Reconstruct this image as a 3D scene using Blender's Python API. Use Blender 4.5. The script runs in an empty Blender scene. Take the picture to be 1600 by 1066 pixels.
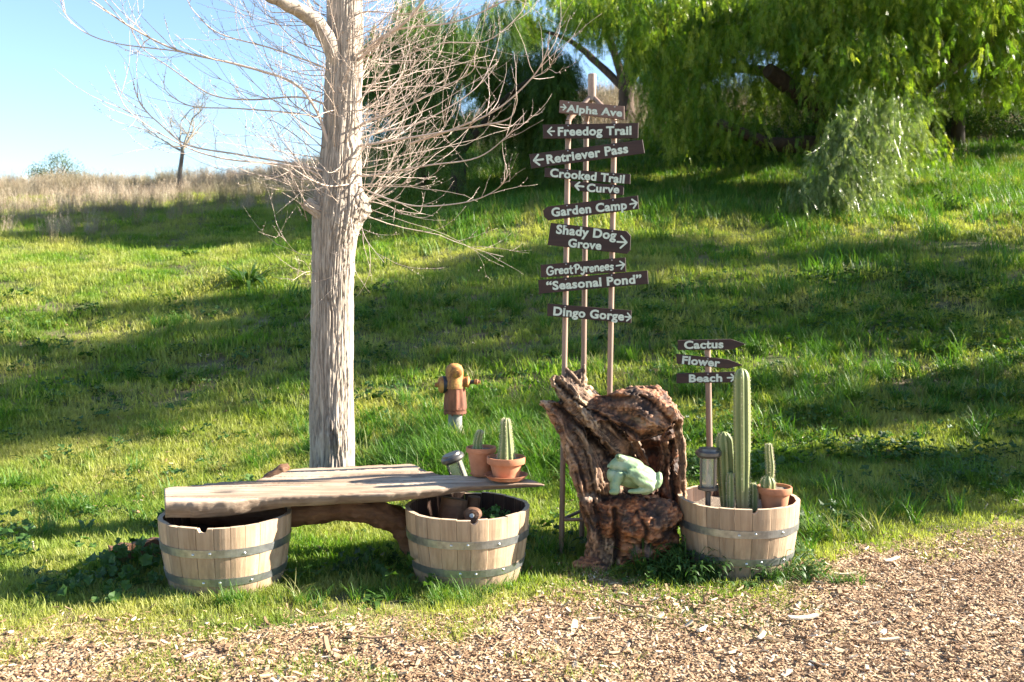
import bpy, math, random
import numpy as np
from mathutils import Vector, Matrix
random.seed(7); RNG = np.random.default_rng(11)
S = bpy.context.scene
COL = S.collection
R = math.radians

# ---------------------------------------------------------------- camera
F, CX, CY = 1500.0, 800.0, 533.0
PITCH = R(3.55); EYE = 1.65
cam_d = bpy.data.cameras.new('camera'); cam = bpy.data.objects.new('camera', cam_d); COL.objects.link(cam)
cam.location = (0, 0, EYE); cam.rotation_euler = (R(90) - PITCH, 0, 0)
cam_d.sensor_width = 36; cam_d.lens = 36 * F / 1600; cam_d.clip_end = 2000; cam_d.clip_start = .05
cam_d.dof.use_dof = True; cam_d.dof.focus_distance = 5.5; cam_d.dof.aperture_fstop = 4.0
S.camera = cam
# ---------------------------------------------------------------- light
SUN_EL, SUN_AZ = 27.0, 7.0      # azimuth from +X towards +Y (the sun stands right of and a little behind the things)
sdir = Vector((math.cos(R(SUN_AZ)) * math.cos(R(SUN_EL)), math.sin(R(SUN_AZ)) * math.cos(R(SUN_EL)), math.sin(R(SUN_EL))))
sl = bpy.data.lights.new('sun', 'SUN'); sun = bpy.data.objects.new('sun', sl); COL.objects.link(sun)
sl.energy = 5.0; sl.angle = R(.5); sl.color = (1, .91, .78)
sun.rotation_euler = sdir.to_track_quat('Z', 'Y').to_euler()
W = bpy.data.worlds.new('World'); S.world = W; W.use_nodes = True
wn = W.node_tree.nodes; wl = W.node_tree.links
bg = wn['Background']; bg.inputs[1].default_value = .064
sky = wn.new('ShaderNodeTexSky'); sky.sky_type = 'NISHITA'; sky.sun_disc = False
sky.sun_elevation = R(SUN_EL); sky.sun_rotation = R(90 - SUN_AZ)
sky.air_density = 1.0; sky.dust_density = .25; sky.ozone_density = 2.6; sky.altitude = 200
wl.new(sky.outputs[0], bg.inputs[0])
S.view_settings.view_transform = 'Standard'; S.view_settings.look = 'None'
S.view_settings.exposure = 2.28; S.view_settings.gamma = 1.0
S.view_settings.use_curve_mapping = False
S.cycles.max_bounces = 8; S.cycles.diffuse_bounces = 3; S.cycles.transmission_bounces = 4
S.cycles.transparent_max_bounces = 8; S.cycles.use_denoising = True

# ---------------------------------------------------------------- pixel helpers (points of the place measured in the photograph)
cp, sp_ = math.cos(PITCH), math.sin(PITCH)
def ray(px, py):
    u = (px - CX) / F; v = (CY - py) / F
    return Vector((u, cp + v * sp_, -sp_ + v * cp))
def at(px, py, Y):
    d = ray(px, py); t = Y / d.y
    return Vector((d.x * t, Y, EYE + d.z * t))
def atz(px, py, z):
    d = ray(px, py); t = (z - EYE) / d.z
    return Vector((d.x * t, d.y * t, z))

# ---------------------------------------------------------------- noise
def _h(i, j, k):
    n = (i * 374761393 + j * 668265263 + k * 2147483647 * 3 + 1274126177) & 0xffffffff
    n = ((n ^ (n >> 13)) * 1274126177) & 0xffffffff
    n = ((n ^ (n >> 16)) * 2246822519) & 0xffffffff
    return ((n ^ (n >> 15)) & 0xffffff) / float(0xffffff)
def vnoise(x, y, z=0.0):
    x, y, z = np.broadcast_arrays(np.asarray(x, float), np.asarray(y, float), np.asarray(z, float))
    i = np.floor(x).astype(np.int64); j = np.floor(y).astype(np.int64); k = np.floor(z).astype(np.int64)
    fx, fy, fz = x - i, y - j, z - k
    fx = fx * fx * (3 - 2 * fx); fy = fy * fy * (3 - 2 * fy); fz = fz * fz * (3 - 2 * fz)
    r = 0
    for a in (0, 1):
        for b in (0, 1):
            for c in (0, 1):
                w = (fx if a else 1 - fx) * (fy if b else 1 - fy) * (fz if c else 1 - fz)
                r = r + w * _h(i + a, j + b, k + c)
    return r
def fbm(x, y, z=0.0, o=4):
    r = 0; a = .5; t = 0
    for q in range(o):
        f = 2.03 ** q
        r = r + a * vnoise(np.asarray(x) * f + q * 17.3, np.asarray(y) * f - q * 9.1, np.asarray(z) * f + q * 3.7); t += a; a *= .5
    return r / t
def sstep(a, b, x):
    t = np.clip((np.asarray(x, float) - a) / (b - a), 0, 1); return t * t * (3 - 2 * t)

# ---------------------------------------------------------------- terrain height
_yy = np.linspace(-30, 700, 7301)
def _prof(pts):
    a = np.interp(_yy, [p[0] for p in pts], [p[1] for p in pts]); k = np.hanning(17); k /= k.sum()
    return np.convolve(np.pad(a, 8, mode='edge'), k, 'valid')
_L = _prof([(-30, 0), (6.3, 0), (8, .20), (12, 1.13), (16, 2.08), (20, 2.94), (26, 4.0), (32, 4.85), (36, 4.95), (45, 4.4), (80, 1), (300, -6), (700, -10)])
_R = _prof([(-30, 0), (6.0, 0), (8, .30), (12, 1.45), (16, 2.60), (18, 3.1), (21, 3.7), (25, 4.85), (32, 6.9), (38, 8.5), (44, 9.3), (60, 8.6), (120, 4), (300, -4), (700, -10)])
def H(x, y):
    x = np.asarray(x, float); y = np.asarray(y, float)
    t = sstep(-.36, .10, x / np.maximum(np.abs(y) + 0, 6.0))
    h = np.interp(y, _yy, _L) * (1 - t) + np.interp(y, _yy, _R) * t
    a = sstep(6, 12, y)
    h = h + a * (fbm(x * .35, y * .35, 1.5, 3) - .5) * .34 + (fbm(x * 1.7, y * 1.7, 4.2, 3) - .5) * (.03 + .07 * a)
    # ledge lip where the lawn tips over at the shaded bank
    h = h + .12 * np.exp(-((y - 16.6) / .9) ** 2) * sstep(-4, 0, x)
    flat = np.exp(-(((x - .2) / 3.0) ** 2 + ((y - 5.3) / .9) ** 2))
    return h * (1 - .0 * flat)
def Hs(x, y): return float(H(x, y))
def ground_hit(px, py, lo=2.5, hi=60):
    d = ray(px, py); ys = np.linspace(lo, hi, 1600)
    z = EYE + d.z / d.y * ys; g = H(d.x / d.y * ys, ys); k = np.argmax(z < g)
    Y = float(ys[k]); return Vector((d.x / d.y * Y, Y, Hs(d.x / d.y * Y, Y)))

# mulch / grass boundary (photo x -> photo y), turned to ground coordinates
_bx = [-400, 0, 150, 400, 600, 760, 850, 930, 1050, 1200, 1270, 1350, 1450, 1600, 2000]
_by = [1000, 1005, 1000, 995, 968, 962, 945, 915, 930, 935, 900, 866, 848, 828, 800]
_bp = [atz(a, b, 0) for a, b in zip(_bx, _by)]
BXs = np.array([p.x for p in _bp]); BYs = np.array([p.y for p in _bp])
def bound(x): return np.interp(x, BXs, BYs)

# ---------------------------------------------------------------- materials
def mat(name): 
    m = bpy.data.materials.new(name); m.use_nodes = True; return m
def N(m, t, **kw):
    n = m.node_tree.nodes.new(t)
    for k, v in kw.items():
        if hasattr(n, k): setattr(n, k, v)
    return n
def LK(m, a, b): m.node_tree.links.new(a, b)
def ramp(m, stops, fac=None, interp='LINEAR'):
    n = N(m, 'ShaderNodeValToRGB'); e = n.color_ramp.elements; n.color_ramp.interpolation = interp
    while len(e) < len(stops): e.new(.5)
    for i, (p, c) in enumerate(stops): e[i].position = p; e[i].color = (*c, 1) if len(c) == 3 else c
    if fac is not None: LK(m, fac, n.inputs[0])
    return n
def noise(m, scale, detail=4, rough=.6, vec=None, dist=0):
    n = N(m, 'ShaderNodeTexNoise'); n.inputs['Scale'].default_value = scale; n.inputs['Detail'].default_value = detail
    n.inputs['Roughness'].default_value = rough; n.inputs['Distortion'].default_value = dist
    if vec is not None: LK(m, vec, n.inputs['Vector'])
    return n
def mapping(m, scale, src='Object', rot=(0, 0, 0)):
    t = N(m, 'ShaderNodeTexCoord'); mp = N(m, 'ShaderNodeMapping'); mp.inputs['Scale'].default_value = scale
    mp.inputs['Rotation'].default_value = rot
    LK(m, t.outputs[src], mp.inputs[0]); return mp.outputs[0]
def mixc(m, fac, a, b, mode='MIX'):
    n = N(m, 'ShaderNodeMix'); n.data_type = 'RGBA'; n.blend_type = mode
    for v, i in ((fac, 0), (a, 6), (b, 7)):
        if hasattr(v, 'is_linked') or hasattr(v, 'links'): LK(m, v, n.inputs[i])
        elif i == 0: n.inputs[0].default_value = v
        else: n.inputs[i].default_value = (*v, 1)
    return n.outputs[2]
def bump(m, h, strength=.5, dist=.01):
    b = N(m, 'ShaderNodeBump'); b.inputs['Strength'].default_value = strength; b.inputs['Distance'].default_value = dist
    LK(m, h, b.inputs['Height']); LK(m, b.outputs[0], m.node_tree.nodes['Principled BSDF'].inputs['Normal']); return b
def P(m): return m.node_tree.nodes['Principled BSDF']
def simple(name, c, rough=.7, metal=0, var=.25, scale=20, stretch=(1, 1, 1), bmp=.3, bd=.003, dark=None):
    m = mat(name); p = P(m); v = mapping(m, stretch)
    n = noise(m, scale, 6, .65, v)
    d = dark or tuple(x * (1 - var) for x in c); l = tuple(min(1, x * (1 + var)) for x in c)
    r = ramp(m, [(.3, d), (.7, l)], n.outputs[0]); LK(m, r.outputs[0], p.inputs['Base Color'])
    p.inputs['Roughness'].default_value = rough; p.inputs['Metallic'].default_value = metal
    if bmp: bump(m, n.outputs[0], bmp, bd)
    return m

def leafmat(name, cols, trans=.45, patch=None, pscale=.5, rough=.5, tint=(1.10, 1.2, .45)):
    """foliage: per-instance random colour, ground-fixed patches, light through the leaf"""
    m = mat(name); nt = m.node_tree; p = P(m); out = nt.nodes['Material Output']
    oi = N(m, 'ShaderNodeObjectInfo'); r = ramp(m, cols, oi.outputs['Random']); c = r.outputs[0]
    if patch:
        g = N(m, 'ShaderNodeNewGeometry'); n = noise(m, pscale, 4, .6, g.outputs['Position'])
        rp = ramp(m, [(.40, (0, 0, 0)), (.62, (1, 1, 1))], n.outputs[0])
        c = mixc(m, rp.outputs[0], c, patch)
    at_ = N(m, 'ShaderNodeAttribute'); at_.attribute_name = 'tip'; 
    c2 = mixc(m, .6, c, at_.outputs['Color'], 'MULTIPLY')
    LK(m, c2, p.inputs['Base Color']); p.inputs['Roughness'].default_value = rough
    p.inputs['Specular IOR Level'].default_value = .35
    tr = N(m, 'ShaderNodeBsdfTranslucent'); tc = mixc(m, 1.0, c2, tint, 'MULTIPLY'); LK(m, tc, tr.inputs[0])
    mx = N(m, 'ShaderNodeMixShader'); mx.inputs[0].default_value = trans
    LK(m, p.outputs[0], mx.inputs[1]); LK(m, tr.outputs[0], mx.inputs[2]); LK(m, mx.outputs[0], out.inputs[0])
    return m

# ---------------------------------------------------------------- object helpers
def link(o, parent=None):
    COL.objects.link(o)
    if parent: o.parent = parent
    return o
def tag(o, label=None, cat=None, group=None, kind=None):
    if label: o['label'] = label
    if cat: o['category'] = cat
    if group: o['group'] = group
    if kind: o['kind'] = kind
    return o
def empty(name, loc, label, cat, group=None):
    o = bpy.data.objects.new(name, None); o.location = loc; o.empty_display_size = .1; link(o)
    return tag(o, label, cat, group)
def rootloc(o):
    l = Vector((0, 0, 0))
    while o: l += o.location; o = o.parent
    return l
def mesh_np(name, V, Fc, m=None, parent=None, smooth=True, mats=None, fmat=None, attrs=None, origin='base'):
    """V (n,3) in world coordinates, Fc list/array of faces"""
    V = np.asarray(V, dtype=np.float64).reshape(-1, 3)
    if parent is not None: off = np.array(rootloc(parent)); loc = Vector((0, 0, 0))
    elif origin == 'base' and len(V): off = np.array([(V[:, 0].min() + V[:, 0].max()) / 2, (V[:, 1].min() + V[:, 1].max()) / 2, V[:, 2].min()]); loc = Vector(off)
    else: off = np.zeros(3); loc = Vector((0, 0, 0))
    me = bpy.data.meshes.new(name); VV = V - off
    if isinstance(Fc, np.ndarray) and Fc.ndim == 2:
        nf, k = Fc.shape
        me.vertices.add(len(VV)); me.vertices.foreach_set('co', VV.ravel())
        me.loops.add(nf * k); me.loops.foreach_set('vertex_index', Fc.astype(np.int32).ravel())
        me.polygons.add(nf); me.polygons.foreach_set('loop_start', np.arange(0, nf * k, k, dtype=np.int32))
        me.update(calc_edges=True)
    else:
        me.from_pydata([tuple(v) for v in VV], [], [tuple(int(a) for a in f) for f in Fc]); me.update()
    if smooth:
        me.polygons.foreach_set('use_smooth', np.ones(len(me.polygons), bool))
        if len(me.polygons) < 6000: me.set_sharp_from_angle(angle=R(38))
    if attrs:
        for an, av in attrs.items():
            a = me.attributes.new(an, 'FLOAT_COLOR', 'POINT'); av = np.asarray(av, float)
            if av.ndim == 1: av = np.repeat(av[:, None], 3, 1)
            a.data.foreach_set('color', np.concatenate([av, np.ones((len(av), 1))], 1).ravel())
    for mm in (mats or ([m] if m else [])): me.materials.append(mm)
    if fmat is not None: me.polygons.foreach_set('material_index', np.asarray(fmat, dtype=np.int32))
    o = bpy.data.objects.new(name, me); o.location = loc
    return link(o, parent)

class MB:
    def __init__(s): s.V = []; s.F = []; s.T = []; s.M = []
    def add(s, V, Fc, tip=None, mi=0):
        b = len(s.V); s.V += [tuple(v) for v in V]; s.F += [tuple(b + i for i in f) for f in Fc]
        s.T += list(tip) if tip is not None else [1.0] * len(V); s.M += [mi] * len(Fc); return s
    def tube(s, pts, rad, n=8, cap=True, mi=0, tip=None):
        V, Fc = tube(pts, rad, n, cap); return s.add(V, Fc, tip, mi)
    def box(s, c, h, M=None, mi=0):
        V = []
        for x in (-1, 1):
            for y in (-1, 1):
                for z in (-1, 1):
                    v = Vector((x * h[0], y * h[1], z * h[2]))
                    if M: v = M @ v
                    V.append(Vector(c) + v)
        return s.add(V, [(0, 1, 3, 2), (4, 6, 7, 5), (0, 4, 5, 1), (2, 3, 7, 6), (0, 2, 6, 4), (1, 5, 7, 3)], mi=mi)
    def lathe(s, c, prof, n=32, axis=None, mi=0, wob=0):
        """prof: (r, h) list; axis Vector default z"""
        q = (Vector(axis).normalized() if axis else Vector((0, 0, 1))).to_track_quat('Z', 'Y')
        V = []; Fc = []
        for (r, h) in prof:
            for k in range(n):
                a = 2 * math.pi * k / n
                rr = r * (1 + wob * math.sin(3 * a + h * 9))
                V.append(Vector(c) + q @ Vector((rr * math.cos(a), rr * math.sin(a), h)))
        for i in range(len(prof) - 1):
            for k in range(n):
                k2 = (k + 1) % n; Fc.append((i * n + k, i * n + k2, (i + 1) * n + k2, (i + 1) * n + k))
        if prof[0][0] > 1e-6: Fc.append(tuple(range(n - 1, -1, -1)))
        if prof[-1][0] > 1e-6: Fc.append(tuple((len(prof) - 1) * n + k for k in range(n)))
        return s.add(V, Fc, mi=mi)
    def obj(s, name, m, parent=None, smooth=True, mats=None, tipattr=False):
        return mesh_np(name, s.V, s.F, m, parent, smooth, mats, s.M if mats else None, {'tip': s.T} if tipattr else None)

def tube(pts, rad, n=8, cap=True, rfun=None):
    pts = [Vector(p) for p in pts]; V = []; Fc = []
    t0 = (pts[1] - pts[0]).normalized(); up = Vector((0, 0, 1)) if abs(t0.z) < .9 else Vector((1, 0, 0))
    a = t0.cross(up).normalized(); b = t0.cross(a).normalized()
    m = len(pts)
    for i, p in enumerate(pts):
        t = (pts[min(i + 1, m - 1)] - pts[max(i - 1, 0)])
        t = t.normalized() if t.length > 1e-9 else t0
        a = (a - t * a.dot(t)); a = a.normalized() if a.length > 1e-6 else t.orthogonal().normalized(); b = t.cross(a)
        r = rad[i] if hasattr(rad, '__len__') else rad
        for k in range(n):
            th = 2 * math.pi * k / n; rr = r * (rfun(i / (m - 1), th) if rfun else 1)
            V.append(p + a * (math.cos(th) * rr) + b * (math.sin(th) * rr))
    for i in range(m - 1):
        for k in range(n):
            k2 = (k + 1) % n; Fc.append((i * n + k, i * n + k2, (i + 1) * n + k2, (i + 1) * n + k))
    if cap: Fc.append(tuple(range(n - 1, -1, -1))); Fc.append(tuple((m - 1) * n + k for k in range(n)))
    return V, Fc
def crom(pts, n):
    """Catmull-Rom through rows of numbers"""
    P_ = np.array(pts, float); m = len(P_); out = []
    E = np.vstack([2 * P_[0] - P_[1], P_, 2 * P_[-1] - P_[-2]])
    for t in np.linspace(0, m - 1, n):
        i = min(int(t), m - 2); f = t - i; a, b, c, d = E[i], E[i + 1], E[i + 2], E[i + 3]
        out.append(.5 * ((2 * b) + (-a + c) * f + (2 * a - 5 * b + 4 * c - d) * f * f + (-a + 3 * b - 3 * c + d) * f ** 3))
    return np.array(out)

def evaluated(V, Fc, mods):
    me = bpy.data.meshes.new('tmp'); me.from_pydata([tuple(v) for v in V], [], [tuple(f) for f in Fc]); me.update()
    o = bpy.data.objects.new('tmp', me); COL.objects.link(o)
    for t, kw in mods:
        md = o.modifiers.new('m', t)
        for k, v in kw.items(): setattr(md, k, v)
    dg = bpy.context.evaluated_depsgraph_get(); dg.update()
    e = bpy.data.meshes.new_from_object(o.evaluated_get(dg)); bpy.data.objects.remove(o); bpy.data.meshes.remove(me)
    nv = len(e.vertices); co = np.empty(nv * 3); e.vertices.foreach_get('co', co); no = np.empty(nv * 3); e.vertices.foreach_get('normal', no)
    fs = [tuple(p.vertices) for p in e.polygons]; bpy.data.meshes.remove(e)
    if fs and all(len(f) == 4 for f in fs): fs = np.array(fs)
    return co.reshape(-1, 3), no.reshape(-1, 3), fs

# scatter: one object whose points carry instances of unlinked prototype meshes
def proto_coll(name, objs):
    c = bpy.data.collections.new(name)
    for o in objs: c.objects.link(o)
    return c
def proto(name, mb, m, smooth=False):
    me = bpy.data.meshes.new(name); me.from_pydata([tuple(v) for v in mb.V], [], mb.F); me.update()
    a = me.attributes.new('tip', 'FLOAT_COLOR', 'POINT'); T = np.array(mb.T, float)
    a.data.foreach_set('color', np.stack([T, T, T, np.ones_like(T)], 1).ravel())
    if smooth: me.polygons.foreach_set('use_smooth', np.ones(len(me.polygons), bool))
    me.materials.append(m); return bpy.data.objects.new(name, me)
_gn = {}
def gn_tree(coll):
    if coll.name in _gn: return _gn[coll.name]
    g = bpy.data.node_groups.new('scatter_' + coll.name, 'GeometryNodeTree')
    g.interface.new_socket('Geometry', in_out='INPUT', socket_type='NodeSocketGeometry')
    g.interface.new_socket('Geometry', in_out='OUTPUT', socket_type='NodeSocketGeometry')
    n = g.nodes; l = g.links
    gi = n.new('NodeGroupInput'); go = n.new('NodeGroupOutput'); ip = n.new('GeometryNodeInstanceOnPoints')
    ci = n.new('GeometryNodeCollectionInfo'); ci.inputs['Collection'].default_value = coll
    ci.inputs['Separate Children'].default_value = True; ci.inputs['Reset Children'].default_value = True
    def na(nm, t):
        a = n.new('GeometryNodeInputNamedAttribute'); a.data_type = t; a.inputs['Name'].default_value = nm; return a
    r = na('rot', 'FLOAT_VECTOR'); s_ = na('scl', 'FLOAT_VECTOR'); ix = na('idx', 'INT')
    er = n.new('FunctionNodeEulerToRotation')
    l.new(r.outputs['Attribute'], er.inputs[0]); l.new(er.outputs[0], ip.inputs['Rotation'])
    l.new(s_.outputs['Attribute'], ip.inputs['Scale']); l.new(ix.outputs['Attribute'], ip.inputs['Instance Index'])
    ip.inputs['Pick Instance'].default_value = True
    l.new(gi.outputs[0], ip.inputs['Points']); l.new(ci.outputs[0], ip.inputs['Instance']); l.new(ip.outputs[0], go.inputs[0])
    _gn[coll.name] = g; return g
def scatter(name, Pts, rot, scl, coll, parent=None):
    Pts = np.asarray(Pts, float).reshape(-1, 3); n = len(Pts)
    off = np.array(rootloc(parent)) if parent else np.zeros(3)
    me = bpy.data.meshes.new(name); me.vertices.add(n); me.vertices.foreach_set('co', (Pts - off).ravel())
    a = me.attributes.new('rot', 'FLOAT_VECTOR', 'POINT'); a.data.foreach_set('vector', np.asarray(rot, float).ravel())
    scl = np.asarray(scl, float)
    if scl.ndim == 1: scl = np.repeat(scl[:, None], 3, 1)
    a = me.attributes.new('scl', 'FLOAT_VECTOR', 'POINT'); a.data.foreach_set('vector', scl.ravel())
    a = me.attributes.new('idx', 'INT', 'POINT'); a.data.foreach_set('value', RNG.integers(0, len(coll.objects), n).astype(np.int32))
    me.update(); o = bpy.data.objects.new(name, me); md = o.modifiers.new('scatter', 'NODES'); md.node_group = gn_tree(coll)
    return link(o, parent)

# ================================================================ SETTING: ground, path, far hill
ms = mat('soil'); g = N(ms, 'ShaderNodeNewGeometry')
n1 = noise(ms, .55, 5, .6, g.outputs['Position']); n2 = noise(ms, 9, 8, .7, g.outputs['Position'])
c1 = ramp(ms, [(.35, (.09, .07, .035)), (.55, (.17, .125, .07)), (.75, (.27, .21, .13))], n2.outputs[0])
c2 = ramp(ms, [(.35, (.05, .075, .018)), (.7, (.13, .14, .04))], n2.outputs[0])
rf = ramp(ms, [(.38, (0, 0, 0)), (.6, (1, 1, 1))], n1.outputs[0])
sx0 = N(ms, 'ShaderNodeSeparateXYZ'); LK(ms, g.outputs['Position'], sx0.inputs[0]); top_ = ramp(ms, [(.0, (0, 0, 0)), (1, (1, 1, 1))]); mr = N(ms, 'ShaderNodeMapRange'); mr.inputs[1].default_value = 20; mr.inputs[2].default_value = 27; LK(ms, sx0.outputs[1], mr.inputs[0]); LK(ms, mr.outputs[0], top_.inputs[0])
LK(ms, mixc(ms, top_.outputs[0], mixc(ms, rf.outputs[0], c2.outputs[0], c1.outputs[0]), (.30, .24, .15)), P(ms).inputs['Base Color'])
P(ms).inputs['Roughness'].default_value = .95; bump(ms, n2.outputs[0], .8, .03)
def grid(xs, ys, zf, name, m, kind='structure'):
    X, Y = np.meshgrid(xs, ys); V = np.stack([X, Y, zf(X, Y)], -1).reshape(-1, 3)
    nx, ny = len(xs), len(ys); i = np.arange(nx * ny).reshape(ny, nx)
    Fc = np.stack([i[:-1, :-1], i[:-1, 1:], i[1:, 1:], i[1:, :-1]], -1).reshape(-1, 4)
    o = mesh_np(name, V, Fc, m, origin=None); tag(o, kind=kind); return o
xs = np.concatenate([-np.geomspace(400, 14, 26), np.arange(-13.8, 14, .14), np.geomspace(14, 400, 26)])
ys = np.concatenate([np.arange(-25, 2, 1.5), np.arange(2, 9, .07), np.arange(9, 26, .15), np.arange(26, 60, .5), np.geomspace(61, 650, 40)])
grid(xs, ys, H, 'ground', ms)

mp_ = mat('mulch'); g = N(mp_, 'ShaderNodeNewGeometry')
vo = N(mp_, 'ShaderNodeTexVoronoi'); vo.inputs['Scale'].default_value = 55; LK(mp_, g.outputs['Position'], vo.inputs['Vector'])
n2 = noise(mp_, 30, 6, .7, g.outputs['Position']); n3 = noise(mp_, 2.2, 3, .6, g.outputs['Position'])
c = ramp(mp_, [(.2, (.24, .145, .085)), (.45, (.37, .245, .14)), (.62, (.47, .33, .20)), (.85, (.60, .46, .31))], mixc(mp_, .5, vo.outputs['Color'], n2.outputs[0]))
LK(mp_, mixc(mp_, .35, c.outputs[0], ramp(mp_, [(.3, (.45, .4, .35)), (.7, (1, 1, 1))], n3.outputs[0]).outputs[0], 'MULTIPLY'), P(mp_).inputs['Base Color'])
P(mp_).inputs['Roughness'].default_value = .9; bump(mp_, vo.outputs['Distance'], 1, .02)
pxs = np.arange(-6, 7.01, .05); tt = np.linspace(0, 1, 110)
X = np.repeat(pxs[None, :], len(tt), 0); top = bound(pxs) + .10 + (fbm(pxs * 3, 3.3, 0, 4) - .5) * .5
Y = -3 + (top[None, :] + 3) * (1 - (1 - tt[:, None]) ** 1.6)
Z = H(X, Y) + .012 + (fbm(X * 6, Y * 6, 2, 4) - .5) * .022
Z = Z - .03 * sstep(.97, 1, tt)[:, None]
i = np.arange(X.size).reshape(X.shape)
Fc = np.stack([i[:-1, :-1], i[:-1, 1:], i[1:, 1:], i[1:, :-1]], -1).reshape(-1, 4)
o = mesh_np('mulch_path', np.stack([X, Y, Z], -1).reshape(-1, 3), Fc, mp_, origin=None); tag(o, kind='structure')

mh = simple('far_hill', (.10, .13, .07), .95, 0, .25, .03, bmp=0)
def hillz(X, Y): return -12 + 30 * np.exp(-((X + 190) / 95) ** 2 - ((Y - 330) / 70) ** 2) + 5 * fbm(X * .02, Y * .02, 1)
grid(np.linspace(-420, 60, 60), np.linspace(220, 440, 24), hillz, 'distant_hill', mh)

# ================================================================ prototypes: grass, leaves, chips
gcols = [(0, (.085, .20, .018)), (.35, (.15, .29, .026)), (.7, (.22, .35, .04)), (1, (.37, .39, .10))]
m_grass = leafmat('lawn_grass', gcols, .50, (.48, .47, .15), .8)
m_tall = leafmat('tall_grass', [(0, (.06, .16, .02)), (.5, (.105, .23, .03)), (.85, (.14, .25, .035)), (1, (.34, .31, .14))], .40)
m_dry = leafmat('dry_grass', [(0, (.36, .27, .19)), (.5, (.48, .39, .29)), (1, (.60, .52, .41))], .3, (.22, .20, .10), .25, tint=(1.1, 1.0, .8))
m_weed = leafmat('weed_leaf', [(0, (.030, .075, .014)), (.5, (.05, .115, .02)), (1, (.09, .17, .035))], .35)
m_pep = leafmat('pepper_leaf', [(0, (.09, .18, .02)), (.35, (.17, .28, .03)), (.7, (.27, .36, .05)), (1, (.42, .45, .08))], .58, rough=.33)
m_pepd = leafmat('shaded_leaf', [(0, (.04, .10, .016)), (.5, (.07, .15, .025)), (1, (.15, .23, .04))], .35)  # pepper leaf with shade put into its colour, for trees and bushes in shadow
m_pepl = leafmat('silver_leaf', [(0, (.13, .20, .06)), (.5, (.20, .28, .09)), (1, (.38, .42, .22))], .40, rough=.3)
m_bush = leafmat('bush_leaf', [(0, (.05, .09, .03)), (1, (.12, .16, .06))], .3)

def blade(mb, x, y, ang, h, w, lean, seg=3, tip0=.55):
    dx, dy = math.cos(ang), math.sin(ang); V = []; T = []; px_, py_ = -dy, dx
    for i in range(seg + 1):
        t = i / seg; r = lean * h * t * t; z = h * (t - .35 * lean * t * t); ww = w * (1 - t * t) * .5
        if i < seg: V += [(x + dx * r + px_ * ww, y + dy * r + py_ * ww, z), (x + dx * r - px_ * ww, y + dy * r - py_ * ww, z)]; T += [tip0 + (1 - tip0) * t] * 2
        else: V.append((x + dx * r, y + dy * r, z)); T.append(1)
    Fc = [(2 * i, 2 * i + 1, 2 * i + 3, 2 * i + 2) for i in range(seg - 1)] + [(2 * seg - 2, 2 * seg - 1, 2 * seg)]
    mb.add(V, Fc, T)
def clump(n, rad, h0, h1, w, lean=(.1, .9), seg=3):
    mb = MB()
    for _ in range(n):
        a = random.random() * 6.283; r = rad * math.sqrt(random.random())
        blade(mb, r * math.cos(a), r * math.sin(a), random.random() * 6.283, random.uniform(h0, h1), w * random.uniform(.6, 1.3), random.uniform(*lean), seg)
    return mb
def leaf_round(mb, c, d, s, lob=5, fold=.55):
    """a mallow-like leaf: lobed disc, facing d"""
    q = Vector(d).normalized().to_track_quat('Z', 'Y').to_matrix() @ Matrix.Rotation(random.random() * 6.28, 3, 'Z')
    V = [Vector(c)]; n = 12
    for k in range(n):
        a = 2 * math.pi * k / n; r = s * (.85 + .15 * math.cos(lob * a))
        V.append(Vector(c) + q @ Vector((r * math.cos(a), r * math.sin(a), fold * r * (.3 + .5 * math.cos(2.5 * a)))))
    mb.add(V, [(0, k + 1, (k + 1) % n + 1) for k in range(n)], [.8] + [1] * n)
def leaf_long(mb, c, a, el, L, w, curl=.4, seg=4):
    V = []; T = []
    for i in range(seg + 1):
        t = i / seg; ww = w * math.sin(math.pi * min(1, .12 + t * .88)) * .5 * (1.1 - .3 * t)
        r = L * t * math.cos(el - curl * t); z = L * t * math.sin(el - curl * t * 1.3)
        b = Vector(c) + Vector((r * math.cos(a), r * math.sin(a), z)); s = Vector((-math.sin(a), math.cos(a), 0))
        V += [b + s * ww + Vector((0, 0, ww * .4)), b - s * ww + Vector((0, 0, ww * .4))]; T += [.7 + .3 * t] * 2
    mb.add(V, [(2 * i, 2 * i + 1, 2 * i + 3, 2 * i + 2) for i in range(seg)], T)

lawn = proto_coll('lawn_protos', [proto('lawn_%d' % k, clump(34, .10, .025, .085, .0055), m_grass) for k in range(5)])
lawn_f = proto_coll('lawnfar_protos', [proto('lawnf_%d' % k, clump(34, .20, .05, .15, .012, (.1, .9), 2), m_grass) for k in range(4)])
tuss = proto_coll('tussock_protos', [proto('tus_%d' % k, clump(46, .07, .10, .30, .008, (.3, 1.1), 4), m_tall) for k in range(4)])
tuss_f = proto_coll('tussfar_protos', [proto('tusf_%d' % k, clump(30, .16, .14, .42, .014, (.15, .9), 3), m_tall) for k in range(4)])
def dryclump():
    mb = clump(34, .28, .35, .95, .012, (.05, .5), 3)
    for _ in range(8):
        a = random.random() * 6.28; r = .28 * random.random(); h = random.uniform(.7, 1.15); x, y = r * math.cos(a), r * math.sin(a)
        dx, dy = random.uniform(-.2, .2), random.uniform(-.2, .2)
        mb.tube([(x, y, 0), (x + dx * .4, y + dy * .4, h * .5), (x + dx, y + dy, h)], [.005, .004, .002], 3, False)
        for q in range(5):
            zz = h * random.uniform(.6, 1); f = zz / h
            mb.tube([(x + dx * f, y + dy * f, zz), (x + dx * f + random.uniform(-.09, .09), y + dy * f + random.uniform(-.09, .09), zz + random.uniform(.03, .12))], [.004, .003], 3, False)
    return mb
dry = proto_coll('dry_protos', [proto('dry_%d' % k, dryclump(), m_dry) for k in range(4)])
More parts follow.
